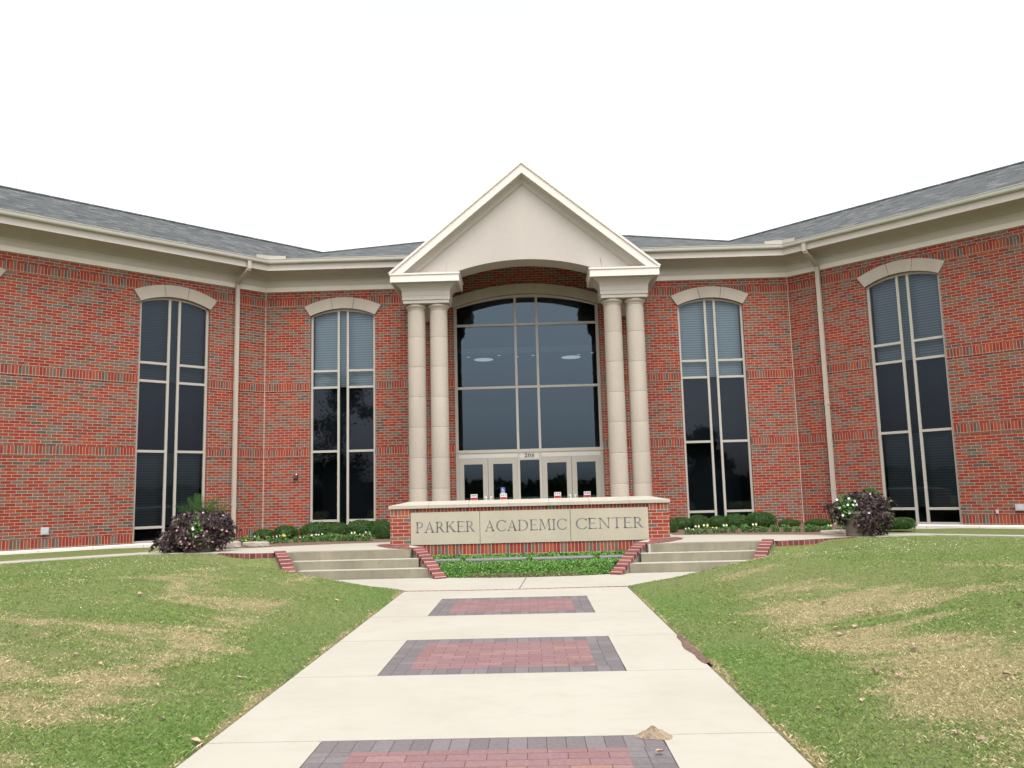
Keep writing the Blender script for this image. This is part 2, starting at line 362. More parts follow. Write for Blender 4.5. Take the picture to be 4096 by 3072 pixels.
def leafcloud(P, Nrm, size, asp=1.6, tilt=.7, mat=None, sizes=None, tri=False, droop=0):
    """numpy arrays -> verts, faces (quads: pointed leaf) and per-face random"""
    n = len(P); r = rng.normal(size=(n, 3)); r /= np.linalg.norm(r, axis=1)[:, None]
    N = Nrm * (1 - tilt) + r * tilt; N /= np.linalg.norm(N, axis=1)[:, None]
    t = np.cross(N, rng.normal(size=(n, 3))); t /= np.linalg.norm(t, axis=1)[:, None]
    if droop: t = t + np.array([0, 0, -droop]); t /= np.linalg.norm(t, axis=1)[:, None]
    b = np.cross(N, t); b /= np.linalg.norm(b, axis=1)[:, None]
    s = (sizes if sizes is not None else size * rng.uniform(.6, 1.3, n))[:, None]
    V = np.stack([P, P + t * s * .45 + b * s * .5 / asp, P + t * s, P + t * s * .45 - b * s * .5 / asp], 1).reshape(-1, 3)
    return V, n
def leafmesh(name, V, n, mats, extra=None, mi=None, rnd=None):
    """quads mesh with a face attribute 'rnd'; extra = (verts, faces, rnd) solid core"""
    nv = len(V); nf = n
    ev, ef = (extra[0], extra[1]) if extra else ([], [])
    me = bpy.data.meshes.new(name)
    me.vertices.add(nv + len(ev)); co = np.concatenate([V.reshape(-1), np.array(ev, dtype=float).reshape(-1)]) if len(ev) else V.reshape(-1)
    me.vertices.foreach_set('co', co.astype(np.float32))
    li = list(range(4 * nf)); ls = list(range(0, 4 * nf, 4)); lt = [4] * nf; st = 4 * nf
    for f in ef:
        ls.append(st); lt.append(len(f)); st += len(f); li += [i + nv for i in f]
    me.loops.add(len(li)); me.loops.foreach_set('vertex_index', li)
    me.polygons.add(len(ls)); me.polygons.foreach_set('loop_start', ls)
    try: me.polygons.foreach_set('loop_total', lt)
    except Exception: pass
    at = me.attributes.new('rnd', 'FLOAT', 'FACE')
    rr = rnd if rnd is not None else rng.random(nf)
    at.data.foreach_set('value', np.concatenate([rr, np.full(len(ef), .12)]).astype(np.float32))
    for m in (mats if isinstance(mats, list) else [mats]): me.materials.append(m)
    if mi is not None: me.polygons.foreach_set('material_index', list(mi) + [0] * len(ef))
    me.update(calc_edges=True); me.validate()
    return me
def ellipsoid(rx, ry, rz, cz, zmin=None, nu=20, nv=12, pw=1.0, jit=0.0):
    v = []; f = []
    for j in range(nv + 1):
        th = math.pi * j / nv
        for i in range(nu):
            a = 2 * math.pi * i / nu; k = 1 + random.uniform(-jit, jit)
            sx = math.copysign(abs(math.sin(th)) ** pw, math.sin(th)); c = math.copysign(abs(math.cos(th)) ** pw, math.cos(th))
            z = cz + rz * c * k
            v.append((rx * sx * math.cos(a) * k, ry * sx * math.sin(a) * k, z if zmin is None else max(z, zmin)))
    for j in range(nv):
        for i in range(nu): f.append((j * nu + i, j * nu + (i + 1) % nu, (j + 1) * nu + (i + 1) % nu, (j + 1) * nu + i))
    return v, f
#@@MARK building
# ================================================================== BUILDING
CX, CW, S2 = -.045, 7.808, math.sqrt(.5)
class Frame:
    def __init__(s, o, d, n): s.o = Vector(o); s.d = Vector(d); s.n = Vector(n)
    def __call__(s, a, off, z): p = s.o + s.d * a + s.n * off; return (p.x, p.y, z)
FC = Frame((CX, 0, 0), (1, 0, 0), (0, -1, 0))
FL = Frame((CX - CW, 0, 0), (S2, S2, 0), (S2, -S2, 0))
FR = Frame((CX + CW, 0, 0), (S2, -S2, 0), (-S2, -S2, 0))
ZB, ZT = -1.45, 6.19                      # masonry bottom (below grade) and underside of the stone band
WSPR, WCR, WB, WHW = 5.421, 5.636, -1.07, .9647
ESPR, ECR, EHW = 5.5506, 5.926, 2.1538
WLEN = 14.5
WINC = [(-5.468), (5.468)]
WINL = [-2.666, -7.99, -13.3]; WINR = [3.233, 8.55, 13.87]
def arc_z(x, hw, spr, cr):
    rise = cr - spr; R = (hw * hw + rise * rise) / (2 * rise); return cr - R + math.sqrt(max(R * R - x * x, 0))
building = tag(empty('academic_building', (CX, 0, -1.1)), 'two-storey red brick building with tall arched windows, grey shingle roof and gabled stone portico', 'building')

def wallmesh(mb, F, s0, s1, wins, zt, rec=.16):
    """wins: (centre, halfwidth, bottom, spring, crown)"""
    def q(a, b, z0, z1):
        mb.face([F(a, 0, z0), F(b, 0, z0), F(b, 0, z1), F(a, 0, z1)], [(a, z0), (b, z0), (b, z1), (a, z1)])
    x = s0
    for c, hw, zb, sp, cr in sorted(wins):
        q(x, c - hw, ZB, zt)
        if zb > ZB: q(c - hw, c + hw, ZB, zb)
        n = 14
        for i in range(n):
            a, b = -hw + 2 * hw * i / n, -hw + 2 * hw * (i + 1) / n; za, zb_ = arc_z(a, hw, sp, cr), arc_z(b, hw, sp, cr)
            mb.face([F(c + a, 0, za), F(c + b, 0, zb_), F(c + b, 0, zt), F(c + a, 0, zt)], [(c + a, za), (c + b, zb_), (c + b, zt), (c + a, zt)])
            mb.face([F(c + a, -rec, za), F(c + b, -rec, zb_), F(c + b, 0, zb_), F(c + a, 0, za)], [(a, 0), (b, 0), (b, rec), (a, rec)])
        for sg in (-1, 1):
            e = c + sg * hw; mb.face([F(e, 0, zb), F(e, -rec, zb), F(e, -rec, sp), F(e, 0, sp)][::sg], [(0, zb), (rec, zb), (rec, sp), (0, sp)][::sg])
        mb.face([F(c - hw, 0, zb), F(c + hw, 0, zb), F(c + hw, -rec, zb), F(c - hw, -rec, zb)], [(0, 0), (1, 0), (1, .1), (0, .1)])
        x = c + hw
    q(x, s1, ZB, zt)
sidew = lambda c: (c, WHW, WB, WSPR, WCR)
mb = MB(); wallmesh(mb, FC, -CW, -3.3, [sidew(WINC[0])], ZT)
wallmesh(mb, FC, -2.45, 2.45, [(0, EHW, -1.2, ESPR, ECR)], 6.80)
for a_, b_, z_ in ((-3.3, -3.0, 6.17), (-3.0, -2.45, 6.40), (2.45, 3.0, 6.40), (3.0, 3.3, 6.17)): wallmesh(mb, FC, a_, b_, [], z_)
wallmesh(mb, FC, 3.3, CW, [sidew(WINC[1])], ZT)
mb.build('central_wall', M['brick'], building)
for nm, F, s0, s1, ws in (('wing_wall', FL, -WLEN, 0, WINL), ('wing_wall', FR, 0, WLEN, WINR)):
    mb = MB(); wallmesh(mb, F, s0, s1, [sidew(c) for c in ws], ZT)
    e = s0 if F is FL else s1                                             # end return of the wing
    mb.quadu([F(e, 0, ZB), F(e, -9, ZB), F(e, -9, ZT + .7), F(e, 0, ZT + .7)]); mb.build(nm, M['brick'], building)
# soldier courses standing 12 mm proud
def band(mb, F, segs, z0, z1, o=.014):
    for a, b in segs:
        P = [F(a, 0, z0), F(b, 0, z0), F(b, -.02, z0), F(a, -.02, z0)]
        mb.face([F(a, o, z0), F(b, o, z0), F(b, o, z1), F(a, o, z1)], [(a, 0), (b, 0), (b, z1 - z0), (a, z1 - z0)])
        mb.face([F(a, 0, z0), F(b, 0, z0), F(b, o, z0), F(a, o, z0)], [(a, 0), (b, 0), (b, .02), (a, .02)])
        mb.face([F(a, o, z1), F(b, o, z1), F(b, 0, z1), F(a, 0, z1)], [(a, 0), (b, 0), (b, .02), (a, .02)])
        for e in (a, b): mb.face([F(e, 0, z0), F(e, o, z0), F(e, o, z1), F(e, 0, z1)], [(0, 0), (.02, 0), (.02, .2), (0, .2)])
def segs(s0, s1, cs, hw):
    out = []; x = s0
    for c, h in sorted(zip(cs, hw)): out.append((x, c - h)); x = c + h
    out.append((x, s1)); return out
J = .012
for F, s0, s1, cs, hw in ((FC, -CW + J, CW - J, [WINC[0], 0, WINC[1]], [WHW, EHW, WHW]), (FL, -WLEN, -J, WINL, [WHW] * 3), (FR, J, WLEN, WINR, [WHW] * 3)):
    zc = 1.232; zb = 3.170; za = 5.725; sg_ = segs(s0, s1, cs, hw)
    L_ = [(q_, zc, zc + .2286) for q_ in sg_] + [(q_, zb, zb + .2286) for q_ in sg_]
    if F is FC: L_ += [(q_, za, za + .2286) for q_ in segs(s0, s1, [0], [2.45])] + [(q_, -1.225, -.985) for q_ in sg_]
    else: L_ += [((s0, s1), za, za + .2286)] + [(q_, -1.035, -.80) for q_ in sg_]
    for q_, z0_, z1_ in L_:
        mb = MB(); band(mb, F, [q_], z0_, z1_); mb.build('soldier_course', M['soldier'], building, merge=True)
# caulk joints in the inner corners
for F, s in ((FC, -CW), (FC, CW)):
    sg = 1 if s < 0 else -1; mb = MB()
    P = F(s + sg * .02, .012, 0); mb.box(P[0] - .008, P[0] + .008, P[1] - .010, P[1] + .010, ZB, ZT + .12); mb.build('corner_joint', M['joint'], building)
# stone ledge along the foot of the wings
for F, a, b in ((FL, -WLEN, -.9), (FR, .9, WLEN)):
    mb = MB(); prof = [(0, -1.04), (.05, -1.045), (.085, -1.07), (.085, -1.15), (.05, -1.17), (.05, -1.35)]
    n = int((b - a) / 1.2); xs = [a + (b - a) * i / n for i in range(n + 1)]
    for i in range(n):
        for (o0, z0), (o1, z1) in zip(prof[:-1], prof[1:]):
            x0, x1 = xs[i] + .004, xs[i + 1] - .004
            mb.face([F(x0, o1, z1), F(x1, o1, z1), F(x1, o0, z0), F(x0, o0, z0)])
        mb.face([F(xs[i] - .004, .06, -1.17), F(xs[i] + .004, .06, -1.17), F(xs[i] + .004, .06, -1.05), F(xs[i] - .004, .06, -1.05)])
    mb.build('stone_ledge', M['stoneband'], building)

# cornice: stone band, frieze board, cove, soffit, fascia; swept round the court with mitred corners
def sweep(prof, path, name, mat, smooth=False):
    """path: list of functions off -> plan point"""
    mb = MB()
    for (o0, z0), (o1, z1) in zip(prof[:-1], prof[1:]):
        for A, B in zip(path[:-1], path[1:]):
            a0, b0, a1, b1 = A(o0), B(o0), A(o1), B(o1)
            mb.face([(*a0, z0), (*b0, z0), (*b1, z1), (*a1, z1)], [(math.dist(a0, (0, 0)), z0), (math.dist(b0, (0, 0)), z0), (math.dist(b1, (0, 0)), z1), (math.dist(a1, (0, 0)), z1)])
    return mb.build(name, mat, building, merge=False)
fl_end = lambda o: FL(-WLEN - o * .0, o, 0)[:2]
cl = lambda o: (CX - (CW - .41421 * o), -o)
cr = lambda o: (CX + (CW - .41421 * o), -o)
fr_end = lambda o: FR(WLEN, o, 0)[:2]
pl = lambda o: (-3.42, -o); pr = lambda o: (3.33, -o)
PATHS = ([fl_end, cl, pl], [pr, cr, fr_end])
cove = [(.05, 6.52), (.06, 6.56), (.10, 6.60), (.18, 6.635), (.30, 6.66), (.46, 6.672)]
for P in PATHS:
    sweep([(0, 6.19), (.035, 6.19), (.035, 6.325), (.0, 6.33)], P, 'stone_band', M['stoneband'])
    sweep([(.018, 6.33), (.018, 6.475), (.030, 6.480), (.030, 6.52), (.05, 6.52)], P, 'frieze_board', M['fascia'])
    sweep(cove + [(.72, 6.672), (.72, 6.655)], P, 'soffit', M['stucco'])
    sweep([(.72, 6.655), (.75, 6.655), (.75, 6.84), (.765, 6.84), (.765, 6.87), (.70, 6.87), (.70, 6.93)], P, 'fascia', M['fascia'])
    sweep([(.75, 6.835), (.80, 6.832), (.85, 6.845), (.865, 6.87), (.87, 6.90), (.872, 6.945), (.885, 6.95), (.885, 6.965), (.86, 6.965), (.85, 6.94), (.76, 6.93)], P, 'gutter', M['gutter'])
# splash guards where the gutters meet
for sg in (-1, 1):
    mb = MB(); c = cl(.85) if sg < 0 else cr(.85)
    d2 = Vector((S2, S2)) if sg < 0 else Vector((-S2, S2)); d1 = Vector((1, 0)) if sg < 0 else Vector((-1, 0))
    for d, L in ((d1, .5), (-d2, .38)):
        a = Vector(c); b = a + d * L
        mb.face([(a.x, a.y, 6.95), (b.x, b.y, 6.95), (b.x, b.y, 7.06), (a.x, a.y, 7.08)]); n = Vector((0, .012))
        mb.face([(a.x, a.y + .012, 6.95), (a.x, a.y + .012, 7.08), (b.x, b.y + .012, 7.06), (b.x, b.y + .012, 6.95)])
    mb.build('splash_guard', M['stucco'], building)
# downspouts
for F, s in ((FL, -.93), (FR, .985)):
    mb = MB()
    for k, (p, q) in enumerate([((s, .80, 6.86), (s, .80, 6.60)), ((s, .80, 6.60), (s, .10, 6.30)), ((s, .10, 6.30), (s, .10, -1.15))]):
        A, B = F(*p), F(*q); w = .055
        dx = F.d * w; dy = F.n * .04
        if k == 1: dz = Vector((0, 0, .05)); c = [A, B]; P = [Vector(A) - dx - dz, Vector(A) + dx - dz, Vector(B) + dx - dz, Vector(B) - dx - dz, Vector(A) - dx + dz, Vector(A) + dx + dz, Vector(B) + dx + dz, Vector(B) - dx + dz]
        else: P = [Vector(B) - dx + dy, Vector(B) + dx + dy, Vector(B) + dx - dy, Vector(B) - dx - dy, Vector(A) - dx + dy, Vector(A) + dx + dy, Vector(A) + dx - dy, Vector(A) - dx - dy]
        mb.hexa(P)
    for zz in (5.0, 2.3, -.1): P = Vector(F(s, .07, zz)); mb.hexa([P + F.d * a + F.n * b + Vector((0, 0, c)) for c in (-.02, .02) for a, b in ((-.068, .075), (.068, .075), (.068, -.05), (-.068, -.05))])
    mb.build('downspout', M['downpipe'], building)

# roof planes
mb = MB()
def rf(pts, org, e):  # uv: u along eave direction e, v = true up-slope distance
    o = Vector(org); e = Vector(e).normalized(); mb.face(pts, [((Vector(p) - o).dot(e), ((Vector(p) - o) - e * (Vector(p) - o).dot(e)).length) for p in pts])
gL = (*cl(.84), 6.95); gR = (*cr(.84), 6.95); TL = (-7.12, 4.0, 8.57); TR = (7.12, 4.0, 8.53)
TOP = [TL, (-3.6, 4.0, 8.84), (0, 4.0, 8.98), (3.6, 4.0, 8.84), TR]
for i in range(4):
    a, b = TOP[i], TOP[i + 1]; ga = (max(a[0], gL[0]) if i else gL[0], -.84, 6.95); gb = (b[0] if i < 3 else gR[0], -.84, 6.95)
    if i == 0: ga = gL
    rf([ga, gb, b, a], gL, (1, 0, 0)); rf([a, b, (b[0], 12, 6.9), (a[0], 12, 6.9)], gL, (1, 0, 0))
eL = (*FL(-WLEN, .84, 0)[:2], 6.95); eR = (*FR(WLEN, .84, 0)[:2], 6.95)
rL = (*FL(-WLEN, -2.35, 0)[:2], 8.585); rR = (*FR(WLEN, -2.35, 0)[:2], 8.56)
rf([eL, gL, TL, rL], eL, FL.d); rf([gR, eR, rR, TR], gR, FR.d)
bL = (*FL(-WLEN, -9, 0)[:2], 6.9); bR = (*FR(WLEN, -9, 0)[:2], 6.9)
rf([rL, TL, (-9.5, 12, 6.9), bL], eL, FL.d); rf([TR, rR, bR, (9.5, 12, 6.9)], gR, FR.d)
mb.face([eL, rL, bL]); mb.face([eR, bR, rR])
roof = mb.build('roof', M['shingle'], building)
mb = MB()
for a, b in ((rL, TL), (TL, TOP[1]), (TOP[1], TOP[2]), (TOP[2], TOP[3]), (TOP[3], TR), (TR, rR)):
    A, B = Vector(a), Vector(b); mb.tube(A + Vector((0, 0, .0)), B, .05, 6)
mb.build('ridge_cap', M['shingle'], roof)
for s, off in ((-6.2, -2.35), (-2.2, -2.35)):
    p = FL(s, off, 0); mb = MB(); mb.tube((p[0], p[1], 8.5), (p[0], p[1], 9.12), .012, 6, r1=.005); mb.build('lightning_rod', M['gutter'], roof)

# ---------------------------------------------------------------- windows
def outline(hw, zb, spr, cr, n=16):
    return [(-hw, zb), (hw, zb)] + [(x, arc_z(x, hw, spr, cr)) for x in [hw - 2 * hw * i / n for i in range(n + 1)]]
def prism(mb, pts, y0, y1):
    """closed outline in the xz plane, extruded y0 (front) .. y1 (back)"""
    for t in tessellate_polygon([[Vector((x, z, 0)) for x, z in pts]]):
        p = [pts[i] for i in t]
        mb.face([(x, y0, z) for x, z in p], p); mb.face([(x, y1, z) for x, z in p[::-1]], p[::-1])
    for (xa, za), (xb, zb) in zip(pts, pts[1:] + pts[:1]): mb.face([(xa, y0, za), (xb, y0, zb), (xb, y1, zb), (xa, y1, za)])
def ringframe(mb, outer, inner, y0, y1):
    n = len(outer)
    for i in range(n):
        j = (i + 1) % n; a, b, c, d = outer[i], outer[j], inner[j], inner[i]
        mb.face([(a[0], y0, a[1]), (b[0], y0, b[1]), (c[0], y0, c[1]), (d[0], y0, d[1])])
        mb.face([(d[0], y0, d[1]), (c[0], y0, c[1]), (c[0], y1, c[1]), (d[0], y1, d[1])])
def window_parts(kind):
    lower_blinds = kind > 0
    w = .066; Y0, Y1 = .075, .15
    fr = MB(); out = outline(WHW, WB, WSPR, WCR); inn = outline(WHW - w, WB + w + .02, WSPR - .01, WCR - w)
    ringframe(fr, out, inn, Y0, Y1)
    zi = lambda x: arc_z(x, WHW - w, WSPR - .01, WCR - w) + .01
    for c in (-.14, .135):
        a, b = c - w / 2, c + w / 2; pts = [(a, WB + .07), (b, WB + .07), (b, zi(b)), (a, zi(a))]; prism(fr, pts, Y0 + .002, Y1)
    for z in (3.767, 3.27, 1.375, -.64):
        for a, b in ((-WHW + w - .01, -.14 - w / 2 + .005), (.135 + w / 2 - .005, WHW - w + .01)):
            prism(fr, [(a, z - w / 2), (b, z - w / 2), (b, z + w / 2), (a, z + w / 2)], Y0 + .004, Y1)
    gl = MB(); pts = outline(WHW - .03, WB + .03, WSPR, WCR - .03); gl.face([(x, .12, z) for x, z in pts], pts)
    bl = []
    for z0, z1 in [(3.30, 5.7)] + ([(-.60, 1.34)] if lower_blinds else []):
        b_ = MB(); b_.box(-.90, .90, .30, .306, z0, z1); bl.append(b_)
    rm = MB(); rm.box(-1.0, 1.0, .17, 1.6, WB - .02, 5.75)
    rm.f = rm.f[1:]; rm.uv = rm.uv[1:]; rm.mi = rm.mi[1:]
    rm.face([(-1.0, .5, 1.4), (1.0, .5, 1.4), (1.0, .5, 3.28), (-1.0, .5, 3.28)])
    lt = MB(); ho, hi = 1.15, WHW; zc = WCR - (WHW ** 2 + (WCR - WSPR) ** 2) / (2 * (WCR - WSPR)); R = WCR - zc; R2 = R + .335
    a0, a1 = math.asin(hi / R), math.asin(1.15 / R2); segsn = [(-1, -.3), (-.29, .29), (.3, 1)]
    for u0, u1 in segsn:
        n = 7
        for i in range(n):
            ua, ub = u0 + (u1 - u0) * i / n, u0 + (u1 - u0) * (i + 1) / n
            pt = lambda u, r, a: (r * math.sin(u * a), zc + r * math.cos(u * a))
            A, B, C, D = pt(ua, R, a0), pt(ub, R, a0), pt(ub, R2, a1), pt(ua, R2, a1)
            P = [(A[0], -.05, A[1]), (B[0], -.05, B[1]), (C[0], -.05, C[1]), (D[0], -.05, D[1])]; Q = [(x, .02, z) for x, y, z in P]
            lt.face(P); lt.face([Q[0], Q[1], P[1], P[0]]); lt.face([P[3], P[2], Q[2], Q[3]])
            if i == 0: lt.face([Q[0], P[0], P[3], Q[3]])
            if i == n - 1: lt.face([P[1], Q[1], Q[2], P[2]])
    return fr, gl, bl, rm, lt
first = {}
def window(F, s, low):
    loc = F(s, 0, 0); rz = math.atan2(F.d.y, F.d.x)
    if low not in first:
        fr, gl, bl, rm, lt = window_parts(low)
        o = fr.build('window', M['frame'], building, loc=loc, rotz=rz)
        kids = [gl.build('pane', M['glass'], o, loc='local'), *[b_.build('blind', [M['blind'], M['blindshade'], M['blindhalfshade']][low] if i_ == 0 else M['blindshade'], o, loc='local') for i_, b_ in enumerate(bl)], rm.build('dark_room', M['dark'], o, loc='local'), lt.build('stone_lintel', M['stone'], o, loc='local')]
        first[low] = (o, kids); return
    o0, kids = first[low]
    o = link('window', o0.data, building, loc, rz)
    for k in kids: link(k.name.split('.')[0], k.data, o, 'local')
for s in WINC: window(FC, s, 0)
for s in WINL: window(FL, s, 1)
for s in WINR: window(FR, s, 2)

# ---------------------------------------------------------------- entrance glazing and doors (local origin at wall axis)
Y0, Y1 = .075, .16; w = .085
ent = MB(); out = outline(EHW, 1.2095, ESPR, ECR, 24); inn = outline(EHW - w, 1.28, ESPR - .01, ECR - w, 24)
ringframe(ent, out, inn, Y0, Y1)
zi = lambda x: arc_z(x, EHW - w, ESPR - .01, ECR - w) + .01
for c in (-.32, .32): a, b = c - .035, c + .035; prism(ent, [(a, -1.2), (b, -1.2), (b, zi(b)), (a, zi(a))], Y0 + .002, Y1)
for z, h in ((5.015, .07), (3.131, .07)):
    for a, b in ((-EHW + w - .01, -.355), (-.285, .285), (.355, EHW - w + .01)): prism(ent, [(a, z - h / 2), (b, z - h / 2), (b, z + h / 2), (a, z + h / 2)], Y0 + .004, Y1)
for a, b in ((-EHW + w - .01, -.355), (-.285, .285), (.355, EHW - w + .01)): prism(ent, [(a, 1.21), (b, 1.21), (b, 1.30), (a, 1.30)], Y0 + .004, Y1)
for sg in (-1, 1): a, b = sorted((sg * EHW, sg * (EHW - w))); prism(ent, [(a, -1.2), (b, -1.2), (b, 1.2), (a, 1.2)], Y0 + .001, Y1)
prism(ent, [(-.285, -1.2), (.285, -1.2), (.285, -1.05), (-.285, -1.05)], Y0 + .004, Y1)
prism(ent, [(-.285, .98), (.285, .98), (.285, 1.03), (-.285, 1.03)], Y0 + .004, Y1)
entrance = ent.build('entrance_window', M['frame'], building, loc=(CX, 0, 0))
gl = MB(); pts = outline(EHW - .03, 1.22, ESPR, ECR - .03, 24); gl.face([(x, .125, z) for x, z in pts], pts); gl.build('pane', M['lobbyglass'], entrance, loc='local')
gl = MB(); gl.face([(-.30, .125, -1.1), (.30, .125, -1.1), (.30, .125, 1.0), (-.30, .125, 1.0)]); gl.build('pane', M['lobbyglass'], entrance, loc='local')
for a, b in ((-2.07, -.356), (-.284, .284), (.356, 2.07)): hp = MB(); hp.box(a, b, .10, .15, 1.03 if abs(a) < .3 else 1.06, 1.209); hp.build('header_panel', M['headpanel'], entrance, loc='local')
# house number 206 in heavy numerals
def glyph_mesh(name, polys, mat, parent, loc, depth=.012):
    m = MB()
    for P in polys:
        if abs(sum(a[0] * b[1] - b[0] * a[1] for a, b in zip(P, P[1:] + P[:1]))) < 1e-8: continue
        prism(m, P, -depth, 0)
    o = m.build(name, mat, parent, loc=loc); return o
def arcpoly(cx, cz, rx, rz, a0, a1, t0, t1, n=14, tv=None):
    """stroked arc; t0 = thickness at vertical tangents, tv at horizontal tangents"""
    out = []; tv = t1 if tv is None else tv
    for i in range(n):
        A, B = math.radians(a0 + (a1 - a0) * i / n), math.radians(a0 + (a1 - a0) * (i + 1) / n); P = []
        for a in (A, B):
            th = t0 * abs(math.cos(a)) ** 1.5 + tv * (1 - abs(math.cos(a)) ** 1.5)
            P.append(((cx + rx * math.cos(a), cz + rz * math.sin(a)), (cx + (rx - th) * math.cos(a), cz + (rz - th) * math.sin(a))))
        out.append([P[0][0], P[1][0], P[1][1], P[0][1]])
    return out
def bar(x0, z0, x1, z1, t):
    d = Vector((x1 - x0, z1 - z0)).normalized(); n = Vector((-d.y, d.x)) * t / 2
    return [(x0 - n.x, z0 - n.y), (x1 - n.x, z1 - n.y), (x1 + n.x, z1 + n.y), (x0 + n.x, z0 + n.y)]
def ser(x, z, wd, up=1):  # bracketed slab serif centred at x
    return [(x - wd / 2, z), (x + wd / 2, z), (x + wd / 2, z + .028 * up), (x + wd * .22, z + .07 * up), (x - wd * .22, z + .07 * up), (x - wd / 2, z + .028 * up)]
T, t = .115, .05
def E_(full=True):
    return [bar(.13, 0, .13, 1, T), ser(.15, 0, .30), ser(.15, 1, .30, -1), bar(.13, .976, .58, .976, .048), bar(.13, .52, .47, .52, .045), bar(.13, .024, .62, .024, .048),
            [(.55, .99), (.60, .99), (.585, .80)], [(.45, .52), (.49, .62), (.49, .42)], [(.58, .01), (.64, .20), (.64, .01)]]
GLY = {
 'P': (.60, [bar(.13, 0, .13, 1, T), ser(.13, 0, .30), ser(.10, 1, .2, -1), bar(.1, .976, .33, .976, .048), bar(.13, .475, .33, .475, .045)] + arcpoly(.31, .725, .275, .275, -90, 90, T, 0, tv=.047)),
 'R': (.74, [bar(.13, 0, .13, 1, T), ser(.13, 0, .30), ser(.10, 1, .2, -1), bar(.1, .976, .30, .976, .048), bar(.13, .50, .30, .50, .045), [(.26, .50), (.40, .50), (.66, .06), (.80, .0), (.62, .0), (.52, .06)]] + arcpoly(.30, .74, .255, .26, -90, 90, T, 0, tv=.047)),
 'A': (.86, [[(.40, 1.02), (.46, 1.02), (.78, .0), (.645, .0)], [(.43, .98), (.45, .90), (.155, .0), (.10, .0)], bar(.21, .34, .64, .34, .045), ser(.125, 0, .25), ser(.71, 0, .29)]),
 'K': (.82, [bar(.13, 0, .13, 1, T), ser(.13, 0, .30), ser(.13, 1, .30, -1), bar(.17, .47, .62, .97, .055), ser(.60, 1, .28, -1), [(.26, .57), (.36, .66), (.80, .0), (.62, .0)], ser(.72, 0, .26)]),
 'E': (.66, E_()),
 'C': (.84, arcpoly(.50, .50, .46, .52, 42, 318, T, 0, 26, tv=.048) + [[(.80, .98), (.84, .98), (.84, .74), (.81, .74)], [(.80, .10), (.85, .22), (.83, .24)]]),
 'D': (.90, [bar(.13, 0, .13, 1, T), ser(.10, 0, .2), ser(.10, 1, .2, -1), bar(.1, .976, .38, .976, .048), bar(.1, .024, .38, .024, .048)] + arcpoly(.36, .50, .47, .50, -90, 90, T, 0, 20, tv=.048)),
 'M': (1.05, [bar(.14, 0, .20, 1, .052), [(.17, 1), (.30, 1), (.56, .12), (.52, .0)], [(.52, .0), (.57, .12), (.84, 1), (.80, 1)], bar(.90, 0, .84, 1, T), ser(.14, 0, .26), ser(.91, 0, .30), ser(.16, 1, .2, -1), ser(.90, 1, .2, -1)]),
 'I': (.28, [bar(.14, 0, .14, 1, T), ser(.14, 0, .30), ser(.14, 1, .30, -1)]),
 'N': (.92, [bar(.16, 0, .16, 1, .05), bar(.78, 0, .78, 1, .05), [(.10, 1), (.24, 1), (.80, .0), (.74, .0)], ser(.16, 0, .27), ser(.78, 1, .27, -1), ser(.10, 1, .16, -1)]),
 'T': (.76, [bar(.38, 0, .38, 1, T), ser(.38, 0, .32), bar(.03, .976, .73, .976, .048), [(.02, .99), (.07, .99), (.03, .76)], [(.69, .99), (.74, .99), (.73, .76)]]),
 '2': (.62, arcpoly(.29, .70, .25, .30, -10, 170, .17, 0, 12, tv=.09) + [[(.36, .62), (.54, .66), (.20, .17), (.05, .0)], [(.05, 0), (.52, 0), (.57, .24), (.50, .16), (.18, .16)]]),
 '0': (.62, arcpoly(.30, .50, .26, .51, 0, 360, .165, 0, 22, tv=.06)),
 '6': (.62, arcpoly(.30, .32, .26, .33, 0, 360, .16, 0, 20, tv=.06) + [[(.04, .32), (.20, .32), (.27, .66), (.55, .97), (.46, .98), (.13, .70)]]),
}
def word_polys(word, h, x0, z0, gap=.06, width=None):
    adv = sum(GLY[c][0] for c in word) + gap * (len(word) - 1); k = h if width is None else width / adv
    out = []; x = x0
    for c in word:
        wd, P = GLY[c]
        out.append([[(x + px * k, z0 + pz * h) for px, pz in q] for q in P]); x += (wd + gap) * k
    return out
num = [q for g in word_polys('206', .115, -.150, 1.058, .05, .30) for q in g]
glyph_mesh('house_number', num, M['black'], entrance, (CX, .099, 0))
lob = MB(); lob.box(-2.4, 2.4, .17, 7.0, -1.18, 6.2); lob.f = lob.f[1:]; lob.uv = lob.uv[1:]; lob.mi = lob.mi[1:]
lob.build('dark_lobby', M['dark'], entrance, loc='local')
lc = MB(); lc.box(-2.39, 2.39, .5, 6.9, 4.22, 4.40); lc.build('lobby_ceiling', M['ceiling'], entrance, loc='local')
for x in (-1.36, 1.385):
    l = MB(); l.lathe(x, 1.55, [(0, 4.205), (.29, 4.205), (.30, 4.21), (.30, 4.219)], 28); l.build('lobby_lamp', M['lamp'], entrance, loc='local')
for x, y in ((-.3, 1.2), (.2, 1.0), (-.85, .85), (1.6, 1.1), (2.0, .8), (-1.8, 1.0)):
    l = MB(); l.lathe(x, y, [(0, 4.214), (.05, 4.214), (.05, 4.219)], 12); l.build('downlight', M['lamp'], entrance, loc='local')
